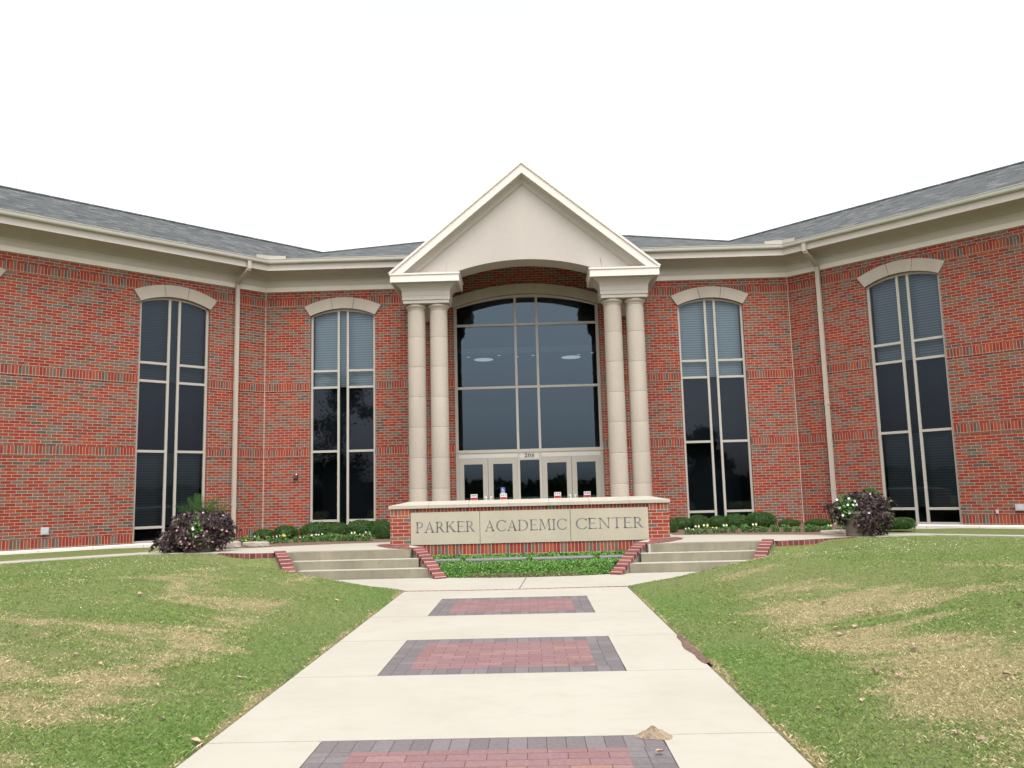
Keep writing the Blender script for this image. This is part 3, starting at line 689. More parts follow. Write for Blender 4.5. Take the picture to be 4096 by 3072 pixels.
# big stone arch lintel over the entrance
lt = MB(); zc = ECR - (EHW ** 2 + (ECR - ESPR) ** 2) / (2 * (ECR - ESPR)); R = ECR - zc; R2 = R + .30; a0, a1 = math.asin(EHW / R), math.asin(2.44 / R2)
for k in range(28):
    ua, ub = -1 + 2 * k / 28, -1 + 2 * (k + 1) / 28; pt = lambda u, r, a: (r * math.sin(u * a), zc + r * math.cos(u * a))
    A, B, C, D = pt(ua, R, a0), pt(ub, R, a0), pt(ub, R2, a1), pt(ua, R2, a1)
    P = [(A[0], -.05, A[1]), (B[0], -.05, B[1]), (C[0], -.05, C[1]), (D[0], -.05, D[1])]; Q = [(x, .1, z) for x, y, z in P]
    lt.face(P); lt.face([Q[0], Q[1], P[1], P[0]]); lt.face([P[3], P[2], Q[2], Q[3]])
    if k == 0: lt.face([Q[0], P[0], P[3], Q[3]])
    if k == 27: lt.face([P[1], Q[1], Q[2], P[2]])
lt.build('stone_lintel', M['stone'], building, loc=(CX, 0, 0))
# doors
def door(x0, x1, hinge):
    o = MB(); st = .145; y0, y1 = .085, .14
    def bx(a, b, z0, z1, dy=0): o.box(a, b, y0 + dy, y1, z0, z1)
    bx(x0, x0 + st, -1.19, 1.055); bx(x1 - st, x1, -1.19, 1.055)
    for z0, z1 in ((.885, 1.055), (-.36, -.165), (-1.19, -.93)): bx(x0 + st, x1 - st, z0, z1, .001)
    d = o.build('door', M['doorframe'], building, loc=(CX, 0, 0))
    for z0, z1 in ((-.165, .885), (-.93, -.36)): g = MB(); g.face([(x0 + st, .115, z0), (x1 - st, .115, z0), (x1 - st, .115, z1), (x0 + st, .115, z1)]); g.build('pane', M['lobbyglass'], d, loc='local')
    hx = (x1 - .06) if hinge < 0 else (x0 + .06); k = 1 if hinge < 0 else -1; h = MB()
    h.tube((hx, .085, -.07), (hx, .0, -.07), .016, 8); h.tube((hx, .0, -.07), (hx, .0, -.42), .016, 8); h.tube((hx, .0, -.42), (hx, .085, -.42), .014, 8)
    h.tube((hx, .0, -.07), (hx - k * .05, .0, -.07), .016, 8)
    h.build('door_handle', M['metal'], d, loc='local')
    cx = (x0 + x1) / 2; n = MB()
    n.box(cx - .098, cx + .098, .100, .112, -.148, .02); o2 = n.build('notice_sticker', [M['white'], M['redvinyl'], M['black']], d, loc='local')
    n2 = MB(); n2.box(cx - .094, cx + .094, .096, .0995, -.144, -.075)
    n2.build('red_band', M['redvinyl'], d, loc='local')
    n3 = MB()
    for q in (-.058, 0, .058):
        for A in arcpoly(cx + q, -.022, .024, .026, 0, 360, .006, 0, 12, tv=.006): prism(n3, A, .095, .0995)
        prism(n3, bar(cx + q - .012, -.034, cx + q + .010, -.012, .012), .095, .0995)
    for z in (-.098, -.124):
        for i in range(9): prism(n3, bar(cx - .080 + i * .0185, z, cx - .068 + i * .0185, z, .010), .0925, .0955)
    n3.build('printed_marks', M['black'], d, loc='local')
    return d
def access_sign(d, cx):
    n = MB(); n.box(cx - .066, cx + .066, .104, .112, .06, .20); o = n.build('access_sticker', M['bluevinyl'], d, loc='local')
    n = MB()
    for A in arcpoly(cx - .005, .115, .035, .034, 150, 400, .010, 0, 12, tv=.010): prism(n, A, .1005, .1035)
    prism(n, bar(cx - .012, .125, cx - .008, .165, .012), .1005, .1035); prism(n, bar(cx - .01, .135, cx + .025, .135, .010), .1005, .1035); prism(n, bar(cx + .022, .135, cx + .038, .085, .011), .1005, .1035)
    for A in arcpoly(cx - .008, .178, .010, .010, 0, 360, .01, 0, 8, tv=.01): prism(n, A, .1005, .1035)
    n.build('wheelchair_symbol', M['white'], d, loc='local')
    n = MB(); n.box(cx - .060, cx + .060, .106, .112, .022, .058); n.build('paper_strip', M['greybox'], d, loc='local')
dd = [door(-2.065, -1.225, -1), door(-1.215, -.36, 1), door(.36, 1.215, -1), door(1.225, 2.065, 1)]
access_sign(dd[1], -.80)
# ================================================================== PORTICO
PX = -.05
def offpoly(poly, o):
    """mitred outward offset of a ccw rectilinear polygon"""
    n = len(poly); out = []
    for i in range(n):
        p0, p1, p2 = Vector(poly[i - 1]), Vector(poly[i]), Vector(poly[(i + 1) % n])
        d1 = (p1 - p0).normalized(); d2 = (p2 - p1).normalized(); n1 = Vector((d1.y, -d1.x)); n2 = Vector((d2.y, -d2.x))
        out.append(p1 + (n1 + n2) * (o / (1 + n1.dot(n2))))
    return out
def molding(mb, poly, prof, mi=0):
    for (o0, z0), (o1, z1) in zip(prof[:-1], prof[1:]):
        A, B = offpoly(poly, o0), offpoly(poly, o1); n = len(poly)
        for i in range(n):
            j = (i + 1) % n
            mb.face([(A[i].x, A[i].y, z0), (A[j].x, A[j].y, z0), (B[j].x, B[j].y, z1), (B[i].x, B[i].y, z1)], None, mi)
def cap(mb, poly, o, z, mi=0):
    P = offpoly(poly, o); slab([(p.x, p.y) for p in P], z, z - .001, mb, mi)
for sg in (-1, 1):
    L = [(-3.27, -2.45), (-2.05, -2.45), (-2.05, -1.85), (-2.67, -1.85), (-2.67, .02), (-3.27, .02)]
    poly = [(PX + x, y) for x, y in L]
    if sg > 0: poly = [(PX - x, y) for x, y in L][::-1]
    m = MB()
    molding(m, poly, [(0.0, 5.149), (.012, 5.149), (.012, 5.225), (.0, 5.235), (.030, 5.240), (.030, 5.345), (.038, 5.35), (.038, 5.475), (.045, 5.49)])
    molding(m, poly, [(.045, 5.49), (.05, 5.505), (.06, 5.53), (.085, 5.565), (.125, 5.60), (.17, 5.625), (.20, 5.632), (.20, 5.665), (.28, 5.668)])
    cap(m, poly, .0, 5.149)
    ent_o = m.build('entablature', M['stucco'], building)
    m = MB(); molding(m, poly, [(.27, 5.668), (.31, 5.668), (.31, 5.845), (.325, 5.85), (.335, 5.86), (.335, 5.905), (.0, 5.925)]); cap(m, poly, .33, 5.91)
    m.build('cornice_slab', M['stuccolight'], building)
    for x in (-2.96, -2.36):
        cx = PX + sg * -x * 1.0 if sg > 0 else PX + x
        r = .243; c = MB(); zs = [-1.2, -.62, .19, 1.0, 1.81, 2.62, 3.43, 4.24, 4.98]
        rr = lambda z: r * (1.0 - .02 * max(0, (z - .5)) / 4.5)
        for a, b in zip(zs[:-1], zs[1:]):
            c.lathe(cx, -2.15, [(rr(a) - .008, a - .001), (rr(a) - .001, a + .008), (rr(a), a + .02), (rr((a + b) / 2), (a + b) / 2), (rr(b), b - .02), (rr(b) - .001, b - .008), (rr(b) - .008, b)], 40)
        q = rr(4.98)
        c.lathe(cx, -2.15, [(q - .008, 4.98), (q + .004, 4.99), (q + .012, 5.0), (q + .004, 5.012), (q + .006, 5.03), (q + .03, 5.05), (q + .052, 5.075), (q + .058, 5.10), (q + .05, 5.125), (q + .03, 5.14), (q + .03, 5.15)], 40)
        c.lathe(cx, -2.15, [(.33, -1.2), (.33, -1.1), (.30, -1.08), (.26, -1.03)], 32)
        c.build('column', M['stone'], building, smooth=True, merge=True)
# tympanum wall with the segmental arch
AZ, SL = 8.94, .832
apx = lambda x, dz: AZ - SL * abs(x) + dz
arch = lambda x: (lambda R: 6.283 - R + math.sqrt(max(0, R * R - x * x)))(6.0)
m = MB(); xs = [-3.45, -2.9, -2.3, -1.93] + [-1.93 + 3.86 * i / 30 for i in range(1, 30)] + [1.93, 2.3, 2.9, 3.45]
def under(x): return arch(x) if abs(x) <= 1.93 else 5.90
for a, b in zip(xs[:-1], xs[1:]):
    lo_a, lo_b = under(a if abs(a) < abs(b) or abs(a) <= 1.93 else a), under(b)
    if a < -1.93 or b > 1.93: lo_a = lo_b = 5.90
    ta, tb = max(apx(a, -.53), 5.92), max(apx(b, -.53), 5.92)
    for y, f in ((-2.45, 1), (-1.72, -1)):
        q = [(PX + a, y, lo_a), (PX + b, y, lo_b), (PX + b, y, tb), (PX + a, y, ta)]; m.face(q[::f])
    m.face([(PX + a, -1.72, lo_a), (PX + b, -1.72, lo_b), (PX + b, -2.45, lo_b), (PX + a, -2.45, lo_a)])
for x in (-1.93, 1.93): m.face([(PX + x, -2.45, 5.90), (PX + x, -1.72, 5.90), (PX + x, -1.72, arch(1.93)), (PX + x, -2.45, arch(1.93))])
ped = m.build('pediment', M['stucco'], building)
# hairline control joints in the stucco
m = MB()
for x0, x1 in ((-2.12, -2.04), (2.10, 2.02)): m.hexa([(PX + x0 - .004, -2.453, 5.95), (PX + x0 + .004, -2.453, 5.95), (PX + x0 + .004, -2.448, 5.95), (PX + x0 - .004, -2.448, 5.95), (PX + x1 * 1.02 - .004 + (x0 - x1) * -.1, -2.453, 6.26), (PX + x1 * 1.02 + .004, -2.453, 6.26), (PX + x1 * 1.02 + .004, -2.448, 6.26), (PX + x1 * 1.02 - .004, -2.448, 6.26)])
m.build('control_joint', M['darkjoint'], ped)
def rake(prof, name, mat, par):
    m = MB()
    for sg in (-1, 1):
        for (y0, d0), (y1, d1) in zip(prof[:-1], prof[1:]):
            e0, e1 = (AZ + d0 - 5.912) / SL, (AZ + d1 - 5.912) / SL
            q = [(PX, y0, AZ + d0), (PX, y1, AZ + d1), (PX + sg * e1, y1, 5.912), (PX + sg * e0, y0, 5.912)]
            m.face(q[::sg])
    return m.build(name, mat, par)
rake([(-2.79, .0), (-2.79, -.075), (-2.755, -.085)], 'raking_trim', M['stuccolight'], ped)
rake([(-2.755, -.085), (-2.755, -.330), (-2.70, -.335)], 'raking_fascia', M['stuccolight'], ped)
rake([(-2.70, -.335), (-2.70, -.36), (-2.66, -.375), (-2.60, -.40), (-2.545, -.44), (-2.51, -.485), (-2.495, -.53), (-2.475, -.535), (-2.475, -.565), (-2.448, -.57)], 'raking_cove', M['stucco'], ped)
# gable roof running back into the main roof, side cornices under it
m = MB()
for sg in (-1, 1):
    a, b, c, d = (PX, -2.775, AZ - .012), (PX + sg * 3.62, -2.775, AZ - .012 - SL * 3.62), (PX + sg * 3.62, .4, AZ - .012 - SL * 3.62), (PX, 5.0, AZ - .012)
    e = (PX + sg * 1.9, 3.0, AZ - .012 - SL * 1.9)
    q = [a, b, c, e, d]; m.face(q[::-sg], [(p[1], math.hypot(p[0], p[2] - AZ)) for p in q[::-sg]])
    q2 = [(p[0], p[1], p[2] - .035) for p in q]; m.face(q2[::sg])
    m.face([a, b, q2[1], q2[0]]); m.face([b, c, q2[2], q2[1]])
m.build('gable_roof', M['shingle'], building)
m = MB(); m.box(PX - 2.44, PX + 2.44, -1.71, -.01, 6.78, 6.82); m.build('porch_ceiling', M['stucco'], building)
# small fittings on the brick
def fit(name, mat, F, s, z, w, h, d=.06, extra=None):
    m = MB(); P = [F(s - w / 2, d, z - h / 2), F(s + w / 2, d, z - h / 2), F(s + w / 2, -.02, z - h / 2), F(s - w / 2, -.02, z - h / 2), F(s - w / 2, d, z + h / 2), F(s + w / 2, d, z + h / 2), F(s + w / 2, -.02, z + h / 2), F(s - w / 2, -.02, z + h / 2)]
    m.hexa(P); k = .7
    m.hexa([F(s - w / 2 * k, d + .012, z - h / 2 * k), F(s + w / 2 * k, d + .012, z - h / 2 * k), F(s + w / 2 * k, d - .01, z - h / 2 * k), F(s - w / 2 * k, d - .01, z - h / 2 * k),
            F(s - w / 2 * k, d + .012, z + h / 2 * k), F(s + w / 2 * k, d + .012, z + h / 2 * k), F(s + w / 2 * k, d - .01, z + h / 2 * k), F(s - w / 2 * k, d - .01, z + h / 2 * k)])
    return m.build(name, mat, building)
fit('wall_outlet_box', M['greybox'], FL, -5.71, -.61, .17, .18, .05)
fit('wall_outlet_box', M['greybox'], FR, 5.53, -.62, .20, .15, .05)
fit('wall_outlet_box', M['greybox'], FR, 5.02, -.72, .055, .10, .04)
al = fit('alarm_box', M['redbox'], FC, -6.835, .66, .125, .11, .10)
m = MB(); p = FC(-6.79, .12, .70); m.lathe(p[0], p[1], [(0, p[2]), (.02, p[2]), (.02, p[2] + .035), (0, p[2] + .045)], 10); m.build('strobe_lens', M['white'], al)

# ================================================================== SIGN WALL
sign = tag(empty('sign_wall', (-.08, -6.2, -1.3)), 'long low brick sign wall with limestone coping and engraved PARKER ACADEMIC CENTER panels', 'sign')
x0, x1, xa, xb = -3.03, 2.868, -2.602, 2.432; yF, yB = -6.5, -5.9
m = MB()
def bf(m, xx0, xx1, z0, z1, y, mi): m.face([(xx0, y, z0), (xx1, y, z0), (xx1, y, z1), (xx0, y, z1)], [(xx0, z0), (xx1, z0), (xx1, z1), (xx0, z1)], mi)
PT, PS = -.258, -.258 - .155
for a, b in ((x0, xa), (xb, x1)):
    bf(m, a, b, PS, PT, yF, 1); bf(m, a, b, -1.5, PS, yF, 0)
for e, sgn in ((x0, 1), (x1, -1)):
    q = [(e, yB, -1.5), (e, yF, -1.5), (e, yF, PT), (e, yB, PT)][::sgn]; m.face(q, [(p[1], p[2]) for p in q], 0)
for e, sgn in ((xa, -1), (xb, 1)):
    q = [(e, yF + .035, -1.5), (e, yF, -1.5), (e, yF, PT), (e, yF + .035, PT)][::sgn]; m.face(q, [(p[1], p[2]) for p in q], 0)
yR = yF + .03
bf(m, xa, xb, -.338, PT, yR, 1); bf(m, xa, xb, -1.265, -1.022, yR - .012, 1); bf(m, xa, xb, -1.6, -1.265, yR, 0); bf(m, xa, xb, -1.022, -.338, yR + .01, 0)
m.face([(xa, yR - .012, -1.022), (xb, yR - .012, -1.022), (xb, yR + .02, -1.022), (xa, yR + .02, -1.022)], None, 1)
q = [(x1, yB, -1.5), (x0, yB, -1.5), (x0, yB, PT), (x1, yB, PT)]; m.face(q, [(p[0], p[2]) for p in q], 0)
body = m.build('brick_base', [M['signbrick'], M['signsoldier']], sign)
pans = [(-2.594, -1.134, 'PARKER', -2.487, -1.232), (-1.124, .779, 'ACADEMIC', -1.03, .702), (.789, 2.425, 'CENTER', .885, 2.322)]
for a, b, word, ta, tb in pans:
    m = MB(); m.box(a, b, yF - .006, yR + .004, -1.018, -.342); p = m.build('stone_panel', M['panelstone'], sign)
    P = [q for g in word_polys(word, .222, ta, -.766, .07, tb - ta) for q in g]
    o = glyph_mesh('lettering', P, M['engrave'], p, (0, yF - .0055, 0), .0035)
# coping stones with a weathered, hipped top
n = 7; cx0, cx1 = x0 - .03, x1 + .03; cy0, cy1 = yF - .035, yB + .035; ym = (cy0 + cy1) / 2
m = MB()
for i in range(n):
    a, b = cx0 + (cx1 - cx0) * i / n + (.003 if i else 0), cx0 + (cx1 - cx0) * (i + 1) / n - (.003 if i < n - 1 else 0)
    h0, h1, h2 = PT + .001, -.190, -.112
    ra = a + (.40 if i == 0 else 0); rb = b - (.40 if i == n - 1 else 0)
    m.box(a, b, cy0, cy1, h0, h1)
    m.face([(a, cy0, h1), (b, cy0, h1), (rb, ym, h2), (ra, ym, h2)]); m.face([(b, cy1, h1), (a, cy1, h1), (ra, ym, h2), (rb, ym, h2)])
    m.face([(a, cy1, h1), (a, cy0, h1), (ra, ym, h2)]); m.face([(b, cy0, h1), (b, cy1, h1), (rb, ym, h2)])
m.build('coping', M['coping'], sign)

# ================================================================== GROUND, WALKS, TERRACE
def structure(o): o['kind'] = 'structure'; return o
PXL, PXR = -2.10, 1.46; ZP = -1.5
g = MB(); S = 300; N = 1
g.face([(-S, -S, -1.66), (S, -S, -1.66), (S, S, -1.66), (-S, S, -1.66)]); structure(g.build('ground', M['lawn']))
# path slabs around the paver insets
IX0, IX1 = -1.37, .735
ins = [(-20.66, -18.93), (-17.05, -15.31), (-13.57, -11.83)]
m = MB(); gq = .006
def sl(a, b, c, d): m.box(a + gq, b - gq, c + gq, d - gq, ZP - .1, ZP)
ys = [-34.0, -31.0, -28.5, -26.0, -23.4, -20.66]
for a, b in zip(ys[:-1], ys[1:]): sl(PXL, PXR, a, b)
prev = None
for (a, b), nxt in zip(ins, [-17.05, -13.57, -10.78]):
    sl(PXL, IX0, a, b); sl(IX1, PXR, a, b); sl(PXL, PXR, b, nxt)
path = structure(m.build('path', M['concrete']))
m = MB(); m.box(PXL + .01, PXR - .01, -33.9, -10.8, ZP - .09, ZP - .012); structure(m.build('path_bed', M['darkjoint']))
for a, b in ins:
    bw = .237; m = MB()
    def top(xa_, xb_, ya, yb, mi, sw=False, z=ZP - .002):
        P = [(xa_, ya, z), (xb_, ya, z), (xb_, yb, z), (xa_, yb, z)]
        m.face(P, [(p[0] - xa_, p[1] - ya) for p in P], mi)
    top(IX0, IX1, a, a + bw, 0); top(IX0, IX1, b - bw, b, 0); top(IX0, IX0 + bw, a + bw, b - bw, 1); top(IX1 - bw, IX1, a + bw, b - bw, 1)
    o = m.build('grey_border', [M['pavergrey'], M['pavergrey2']], path)
    m = MB(); top(IX0 + bw, IX1 - bw, a + bw, b - bw, 0, z=ZP - .0015); m.build('red_paving', M['paver'], path)
# shallow letters cut into one paver
GL3 = [[bar(0, 0, 0, 1, .12)], [bar(0, 0, 0, 1, .14)] + arcpoly(.0, .74, .42, .26, -90, 90, .14, 0, 8, tv=.1) + arcpoly(.0, .26, .46, .27, -90, 90, .14, 0, 8, tv=.1),
       [bar(0, 0, 0, 1, .14), bar(.5, 0, .5, 1, .14), bar(0, .5, .5, .5, .12)], [bar(0, 0, 0, 1, .14), bar(.0, .5, .2, .5, .1)] + arcpoly(.1, .74, .36, .26, -90, 90, .14, 0, 8, tv=.1)]
m = MB()
for k, gl_ in enumerate(GL3):
    for P in gl_:
        pts = [(.255 + k * .064 + px * .085, -16.735 + pz * .15, ZP + .0008) for px, pz in P]; m.face(pts)
m.build('cut_letters', M['darkjoint'], path)

# lower walk: crescent in front of the steps and the planting bed
arcF = [(-1.74, -8.62), (-1.1, -8.77), (-.5, -8.86), (.1, -8.88), (.75, -8.82), (1.46, -8.62)]
walk = [(-4.6, -8.57), (-4.45, -8.75), (-4.0, -8.76), (-3.55, -9.05), (-3.15, -9.5), (-2.70, -10.03), (-2.30, -10.38), (-2.05, -10.66), (-1.0, -10.75), (-.2, -10.74), (.63, -10.70), (1.47, -10.66), (1.92, -10.1), (2.42, -9.6), (2.9, -9.15), (3.4, -8.8), (4.2, -8.75), (4.25, -8.57)]
m = slab(walk + [(1.46, -8.57)] + arcF[::-1] + [(-1.74, -8.57)], ZP - .004, ZP - .12)
structure(m.build('pavement', M['concrete']))
m = strip([(-2.12, -10.73), (-1.0, -10.81), (-.2, -10.80), (.63, -10.76), (1.50, -10.72)], .075, ZP + .001, .03)
structure(m.build('pavement_brick_line', M['edgebrick']))
m = strip([(-.157, -8.99), (-.257, -10.70)], .016, ZP + .0005, .004); structure(m.build('pavement_joint', M['darkjoint']))
# terrace
ZTR = -1.02
bedL = [(-3.3, -5.04), (-4.0, -5.2), (-4.8, -5.44), (-5.5, -5.75), (-6.04, -6.03), (-7.0, -6.22), (-7.94, -6.47), (-8.82, -7.29), (-10.08, -8.55), (-16.4, -14.9)]
bedR = [(3.2, -4.95), (4.2, -5.27), (5.2, -5.75), (6.1, -6.25), (7.0, -6.4), (7.95, -6.55), (8.9, -7.5), (9.9, -8.5), (16.2, -14.9)]
frL = [(-16, -15.4), (-13, -12.4), (-9.73, -9.12), (-8.61, -7.95), (-8.0, -7.32), (-7.6, -7.18), (-7.2, -7.34), (-6.55, -7.42), (-6.2, -7.68), (-5.9, -7.88), (-5.5, -8.04), (-5.0, -8.08)]
frR = [(4.6, -8.06), (5.2, -7.88), (5.8, -7.6), (6.4, -7.28), (7.0, -7.20), (7.6, -6.98), (8.05, -7.12), (8.6, -7.70), (9.6, -8.75), (16, -15.2)]
Y1s, Y2s, Y3s = -8.0, -8.27, -8.55
tl = [bedL[-1]] + frL + [(-4.85, Y1s), (-2.40, Y1s), (-2.36, -7.0), (-2.62, -6.45), (2.45, -6.45), (2.15, -7.0), (2.20, Y1s), (4.45, Y1s)] + frR + bedR[::-1] + [(3.2, 0.1), (-3.3, 0.1)] + bedL[:-1]
m = slab(tl, ZTR, -1.62); structure(m.build('terrace', M['concrete']))
for pts in (frL[8:], frR[:4]):
    m = strip([(x, y - .03) for x, y in pts], .12, ZTR + .006, .10); structure(m.build('terrace_brick_edge', M['edgebrick']))
# curved brick paving round the feet of the sign piers
for poly in ([(-3.04, -6.0), (-3.34, -5.95), (-3.36, -6.3), (-3.22, -6.75), (-2.92, -7.38), (-2.44, -7.92), (-2.34, -7.75), (-2.5, -7.3), (-2.6, -6.8), (-2.62, -6.52), (-3.03, -6.52)],
             [(2.88, -6.52), (2.46, -6.52), (2.4, -6.8), (2.3, -7.3), (2.16, -7.75), (2.24, -7.97), (2.72, -7.42), (3.04, -6.8), (3.18, -6.3), (3.14, -5.9), (2.89, -5.95)]):
    ar = sum(a[0] * b[1] - b[0] * a[1] for a, b in zip(poly, poly[1:] + poly[:1]))
    m = slab(poly if ar > 0 else poly[::-1], ZTR + .006, ZTR - .02); structure(m.build('terrace_brick_apron', M['edgebrick']))
# planting bed soil
m = MB()
for bed, xc, sg in ((bedL[:6], -3.3, -1), (bedR[:5], 3.2, 1)):
    poly = [(xc, -.02), (xc, bed[0][1])] + bed[1:] + [(bed[-1][0], -3.6), (sg * 9.2 if sg > 0 else -9.3, -3.0), (sg * 7.8, -.02)]
    if sg > 0: poly = poly
    ar = sum(a[0] * b[1] - b[0] * a[1] for a, b in zip(poly, poly[1:] + poly[:1]))
    if ar < 0: poly = poly[::-1]
    slab(poly, -1.045, -1.2, m)
structure(m.build('soil_bed', M['soil']))

# ================================================================== STEPS
def steps(xl, xr, label):
    r = tag(empty('concrete_steps', ((xl[0] + xr[0]) / 2, -8.3, ZP)), label, 'steps', 'flights of three concrete steps')
    zz = [-1.18, -1.34]; yy = [Y1s, Y2s, Y3s]; m = MB()
    m.box(xl[0], xr[0], Y1s - .002, Y1s + .30, -1.62, ZTR + .001)
    m.box(xl[1], xr[1], Y2s, Y1s - .003, -1.62, zz[0]); m.box(xl[2], xr[2], Y3s, Y2s - .001, -1.62, zz[1])
    bm_ = m.build('treads', M['riser'], r)
    t_ = MB()                                                           # paler upper faces paint in the light from overhead
    for (a, b, c, d, z) in ((xl[1], xr[1], Y2s + .004, Y1s - .004, zz[0]), (xl[2], xr[2], Y3s + .004, Y2s - .004, zz[1])):
        t_.box(a, b, c, d, z, z + .003)
    t_.build('tread_top', M['concrete'], r)
    return r
stL = steps((-4.80, -4.62, -4.42), (-2.40, -2.20, -1.98), 'left flight of three stained concrete steps between maroon brick-capped curbs')
stR = steps((2.24, 2.02, 1.76), (4.42, 4.24, 4.04), 'right flight of three stained concrete steps between maroon brick-capped curbs')
def cheek(parent, pts, w, wcap):
    m = MB(); c = MB(); P = [Vector(p) for p in pts]; D = [0]
    for a, b in zip(P[:-1], P[1:]): D.append(D[-1] + (b - a).length)
    def nrm(i):
        t_ = (P[min(i + 1, len(P) - 1)] - P[max(i - 1, 0)]); t_.z = 0; t_.normalize(); return Vector((-t_.y, t_.x, 0))
    for i in range(len(P) - 1):
        a, b = P[i], P[i + 1]; na, nb = nrm(i), nrm(i + 1)
        for mb_, ww, dt, db in ((m, w, -.06, None), (c, wcap, 0, -.075)):
            A0, A1, B0, B1 = a - na * ww / 2, a + na * ww / 2, b - nb * ww / 2, b + nb * ww / 2
            za, zb_ = a.z + dt, b.z + dt; la = -1.62 if db is None else a.z + db; lb = -1.62 if db is None else b.z + db
            q = lambda v, z: (v.x, v.y, z)
            mb_.face([q(A0, za), q(B0, zb_), q(B1, zb_), q(A1, za)], [(D[i], 0), (D[i + 1], 0), (D[i + 1], .2), (D[i], .2)])
            mb_.face([q(A0, la), q(B0, lb), q(B0, zb_), q(A0, za)], [(D[i], 0), (D[i + 1], 0), (D[i + 1], .08), (D[i], .08)])
            mb_.face([q(B1, lb), q(A1, la), q(A1, za), q(B1, zb_)], [(D[i + 1], 0), (D[i], 0), (D[i], .08), (D[i + 1], .08)])
            if i == 0: mb_.face([q(A1, la), q(A0, la), q(A0, za), q(A1, za)], [(0, 0), (.09, 0), (.09, .08), (0, .08)])
            if i == len(P) - 2: mb_.face([q(B0, lb), q(B1, lb), q(B1, zb_), q(B0, zb_)], [(0.02, 0), (.09, 0), (.09, .08), (0.02, .08)])
    k = m.build('curb', M['cheekconc'], parent); c.build('brick_cap', M['curbbrick'], k)
def cpts(p0, p1, z0, z1, bow=0.0):
    out = []
    for i in range(7):
        u = i / 6; x = p0[0] + (p1[0] - p0[0]) * u + bow * math.sin(math.pi * u); y = p0[1] + (p1[1] - p0[1]) * u
        out.append((x, y, z0 + (z1 - z0) * (u ** 1.25)))
    return out
cheek(stL, cpts((-4.93, -8.02), (-4.38, -8.97), -.975, -1.485), .20, .22)
cheek(stL, cpts((-2.30, -7.75), (-1.72, -8.80), -.985, -1.475), .20, .23)
cheek(stR, cpts((2.12, -7.75), (1.47, -8.80), -.985, -1.475), .20, .23)
cheek(stR, cpts((4.50, -7.98), (3.95, -8.98), -.975, -1.47), .20, .22)

# ================================================================== LAWN
def inpoly(X, Y, poly):
    c = np.zeros(X.shape, bool); n = len(poly)
    for i in range(n):
        xa_, ya_ = poly[i]; xb_, yb_ = poly[i - 1]
        if ya_ == yb_: continue
        c ^= ((ya_ > Y) != (yb_ > Y)) & (X < (xb_ - xa_) * (Y - ya_) / (yb_ - ya_) + xa_)
    return c
def dpoly(X, Y, poly):
    d = np.full(X.shape, 1e9); n = len(poly)
    for i in range(n):
        ax, ay = poly[i - 1]; bx, by = poly[i]; L = (bx - ax) ** 2 + (by - ay) ** 2
        if L == 0: continue
        t_ = np.clip(((X - ax) * (bx - ax) + (Y - ay) * (by - ay)) / L, 0, 1); d = np.minimum(d, np.hypot(X - ax - t_ * (bx - ax), Y - ay - t_ * (by - ay)))
    return d
POLYPATH = [(PXL, -34), (PXR, -34), (PXR, -10.6), (PXL, -10.6)]
LOWIVY = [(-2.3, -7.9), (-1.7, -8.9), (0, -9.2), (1.45, -8.9), (2.1, -7.9), (2.4, -6.4), (-2.6, -6.4)]
STEPA = [(-4.76, -7.9), (-4.30, -8.95), (-4.1, -8.95), (-1.6, -8.95), (-2.3, -7.9)]; STEPB = [(2.1, -7.9), (1.4, -8.95), (3.9, -8.95), (4.42, -7.9)]
def smooth(x): x = np.clip(x, 0, 1); return x * x * (3 - 2 * x)
def vnoise(X, Y, s, seed):
    r = np.random.default_rng(seed); K = r.random((64, 64)); x = X / s + 31; y = Y / s + 31
    xi = np.floor(x).astype(int); yi = np.floor(y).astype(int); fx = smooth(x - xi); fy = smooth(y - yi)
    g_ = lambda a, b: K[a % 64, b % 64]
    return (g_(xi, yi) * (1 - fx) + g_(xi + 1, yi) * fx) * (1 - fy) + (g_(xi, yi + 1) * (1 - fx) + g_(xi + 1, yi + 1) * fx) * fy
def lawn_z(X, Y):
    inl = inpoly(X, Y, POLYPATH) | inpoly(X, Y, walk)
    d = np.minimum(dpoly(X, Y, POLYPATH), dpoly(X, Y, walk))
    w_ = 1.9 + 2.8 * smooth((-9.2 - Y) / 6.5)
    z = -1.492 + .455 * smooth(d / w_) ** .9 + .035 * (vnoise(X, Y, 1.1, 3) - .5) * np.clip(d * 2, 0, 1) + .012 * (vnoise(X, Y, .3, 5) - .5)
    dT = np.minimum(dpoly(X, Y, frL + frL[::-1]), dpoly(X, Y, frR + frR[::-1]))
    z = np.where((np.abs(X) > 3.9), np.maximum(z, -1.04 - .065 * smooth((6.3 - np.abs(X)) / .8) - .75 * np.maximum(0, dT - .12)), z); z = np.minimum(z, -1.035)
    beh = (Y > -6.3) | ((X < -7.94) & (Y + 6.47 > (X + 7.94) * .995)) | ((X > 7.95) & (Y + 6.55 > -(X - 7.95)))
    z = np.where(beh, -1.12, z)
    z = np.where(d < .07, -1.55 + d / .07 * .058, z)
    low = inl | inpoly(X, Y, LOWIVY) | inpoly(X, Y, STEPA) | inpoly(X, Y, STEPB)
    z = np.where(low, -1.60, z)
    ter = inpoly(X, Y, tl); z = np.where(ter, -1.10, z)
    z = np.where((Y > -6) & (np.abs(X) < 7.6), -1.15, z)
    return z, low | ter
xs_ = np.unique(np.concatenate([np.arange(-30, -17, .5), np.arange(-17, 17, .11), np.arange(17, 30.1, .5), [PXL - .005, PXL - .07, PXR + .005, PXR + .07]]))
ys_ = np.concatenate([np.arange(-40, -26, .5), np.arange(-26, -3.0, .11)])
X, Y = np.meshgrid(xs_, ys_); Z, lowm = lawn_z(X, Y)
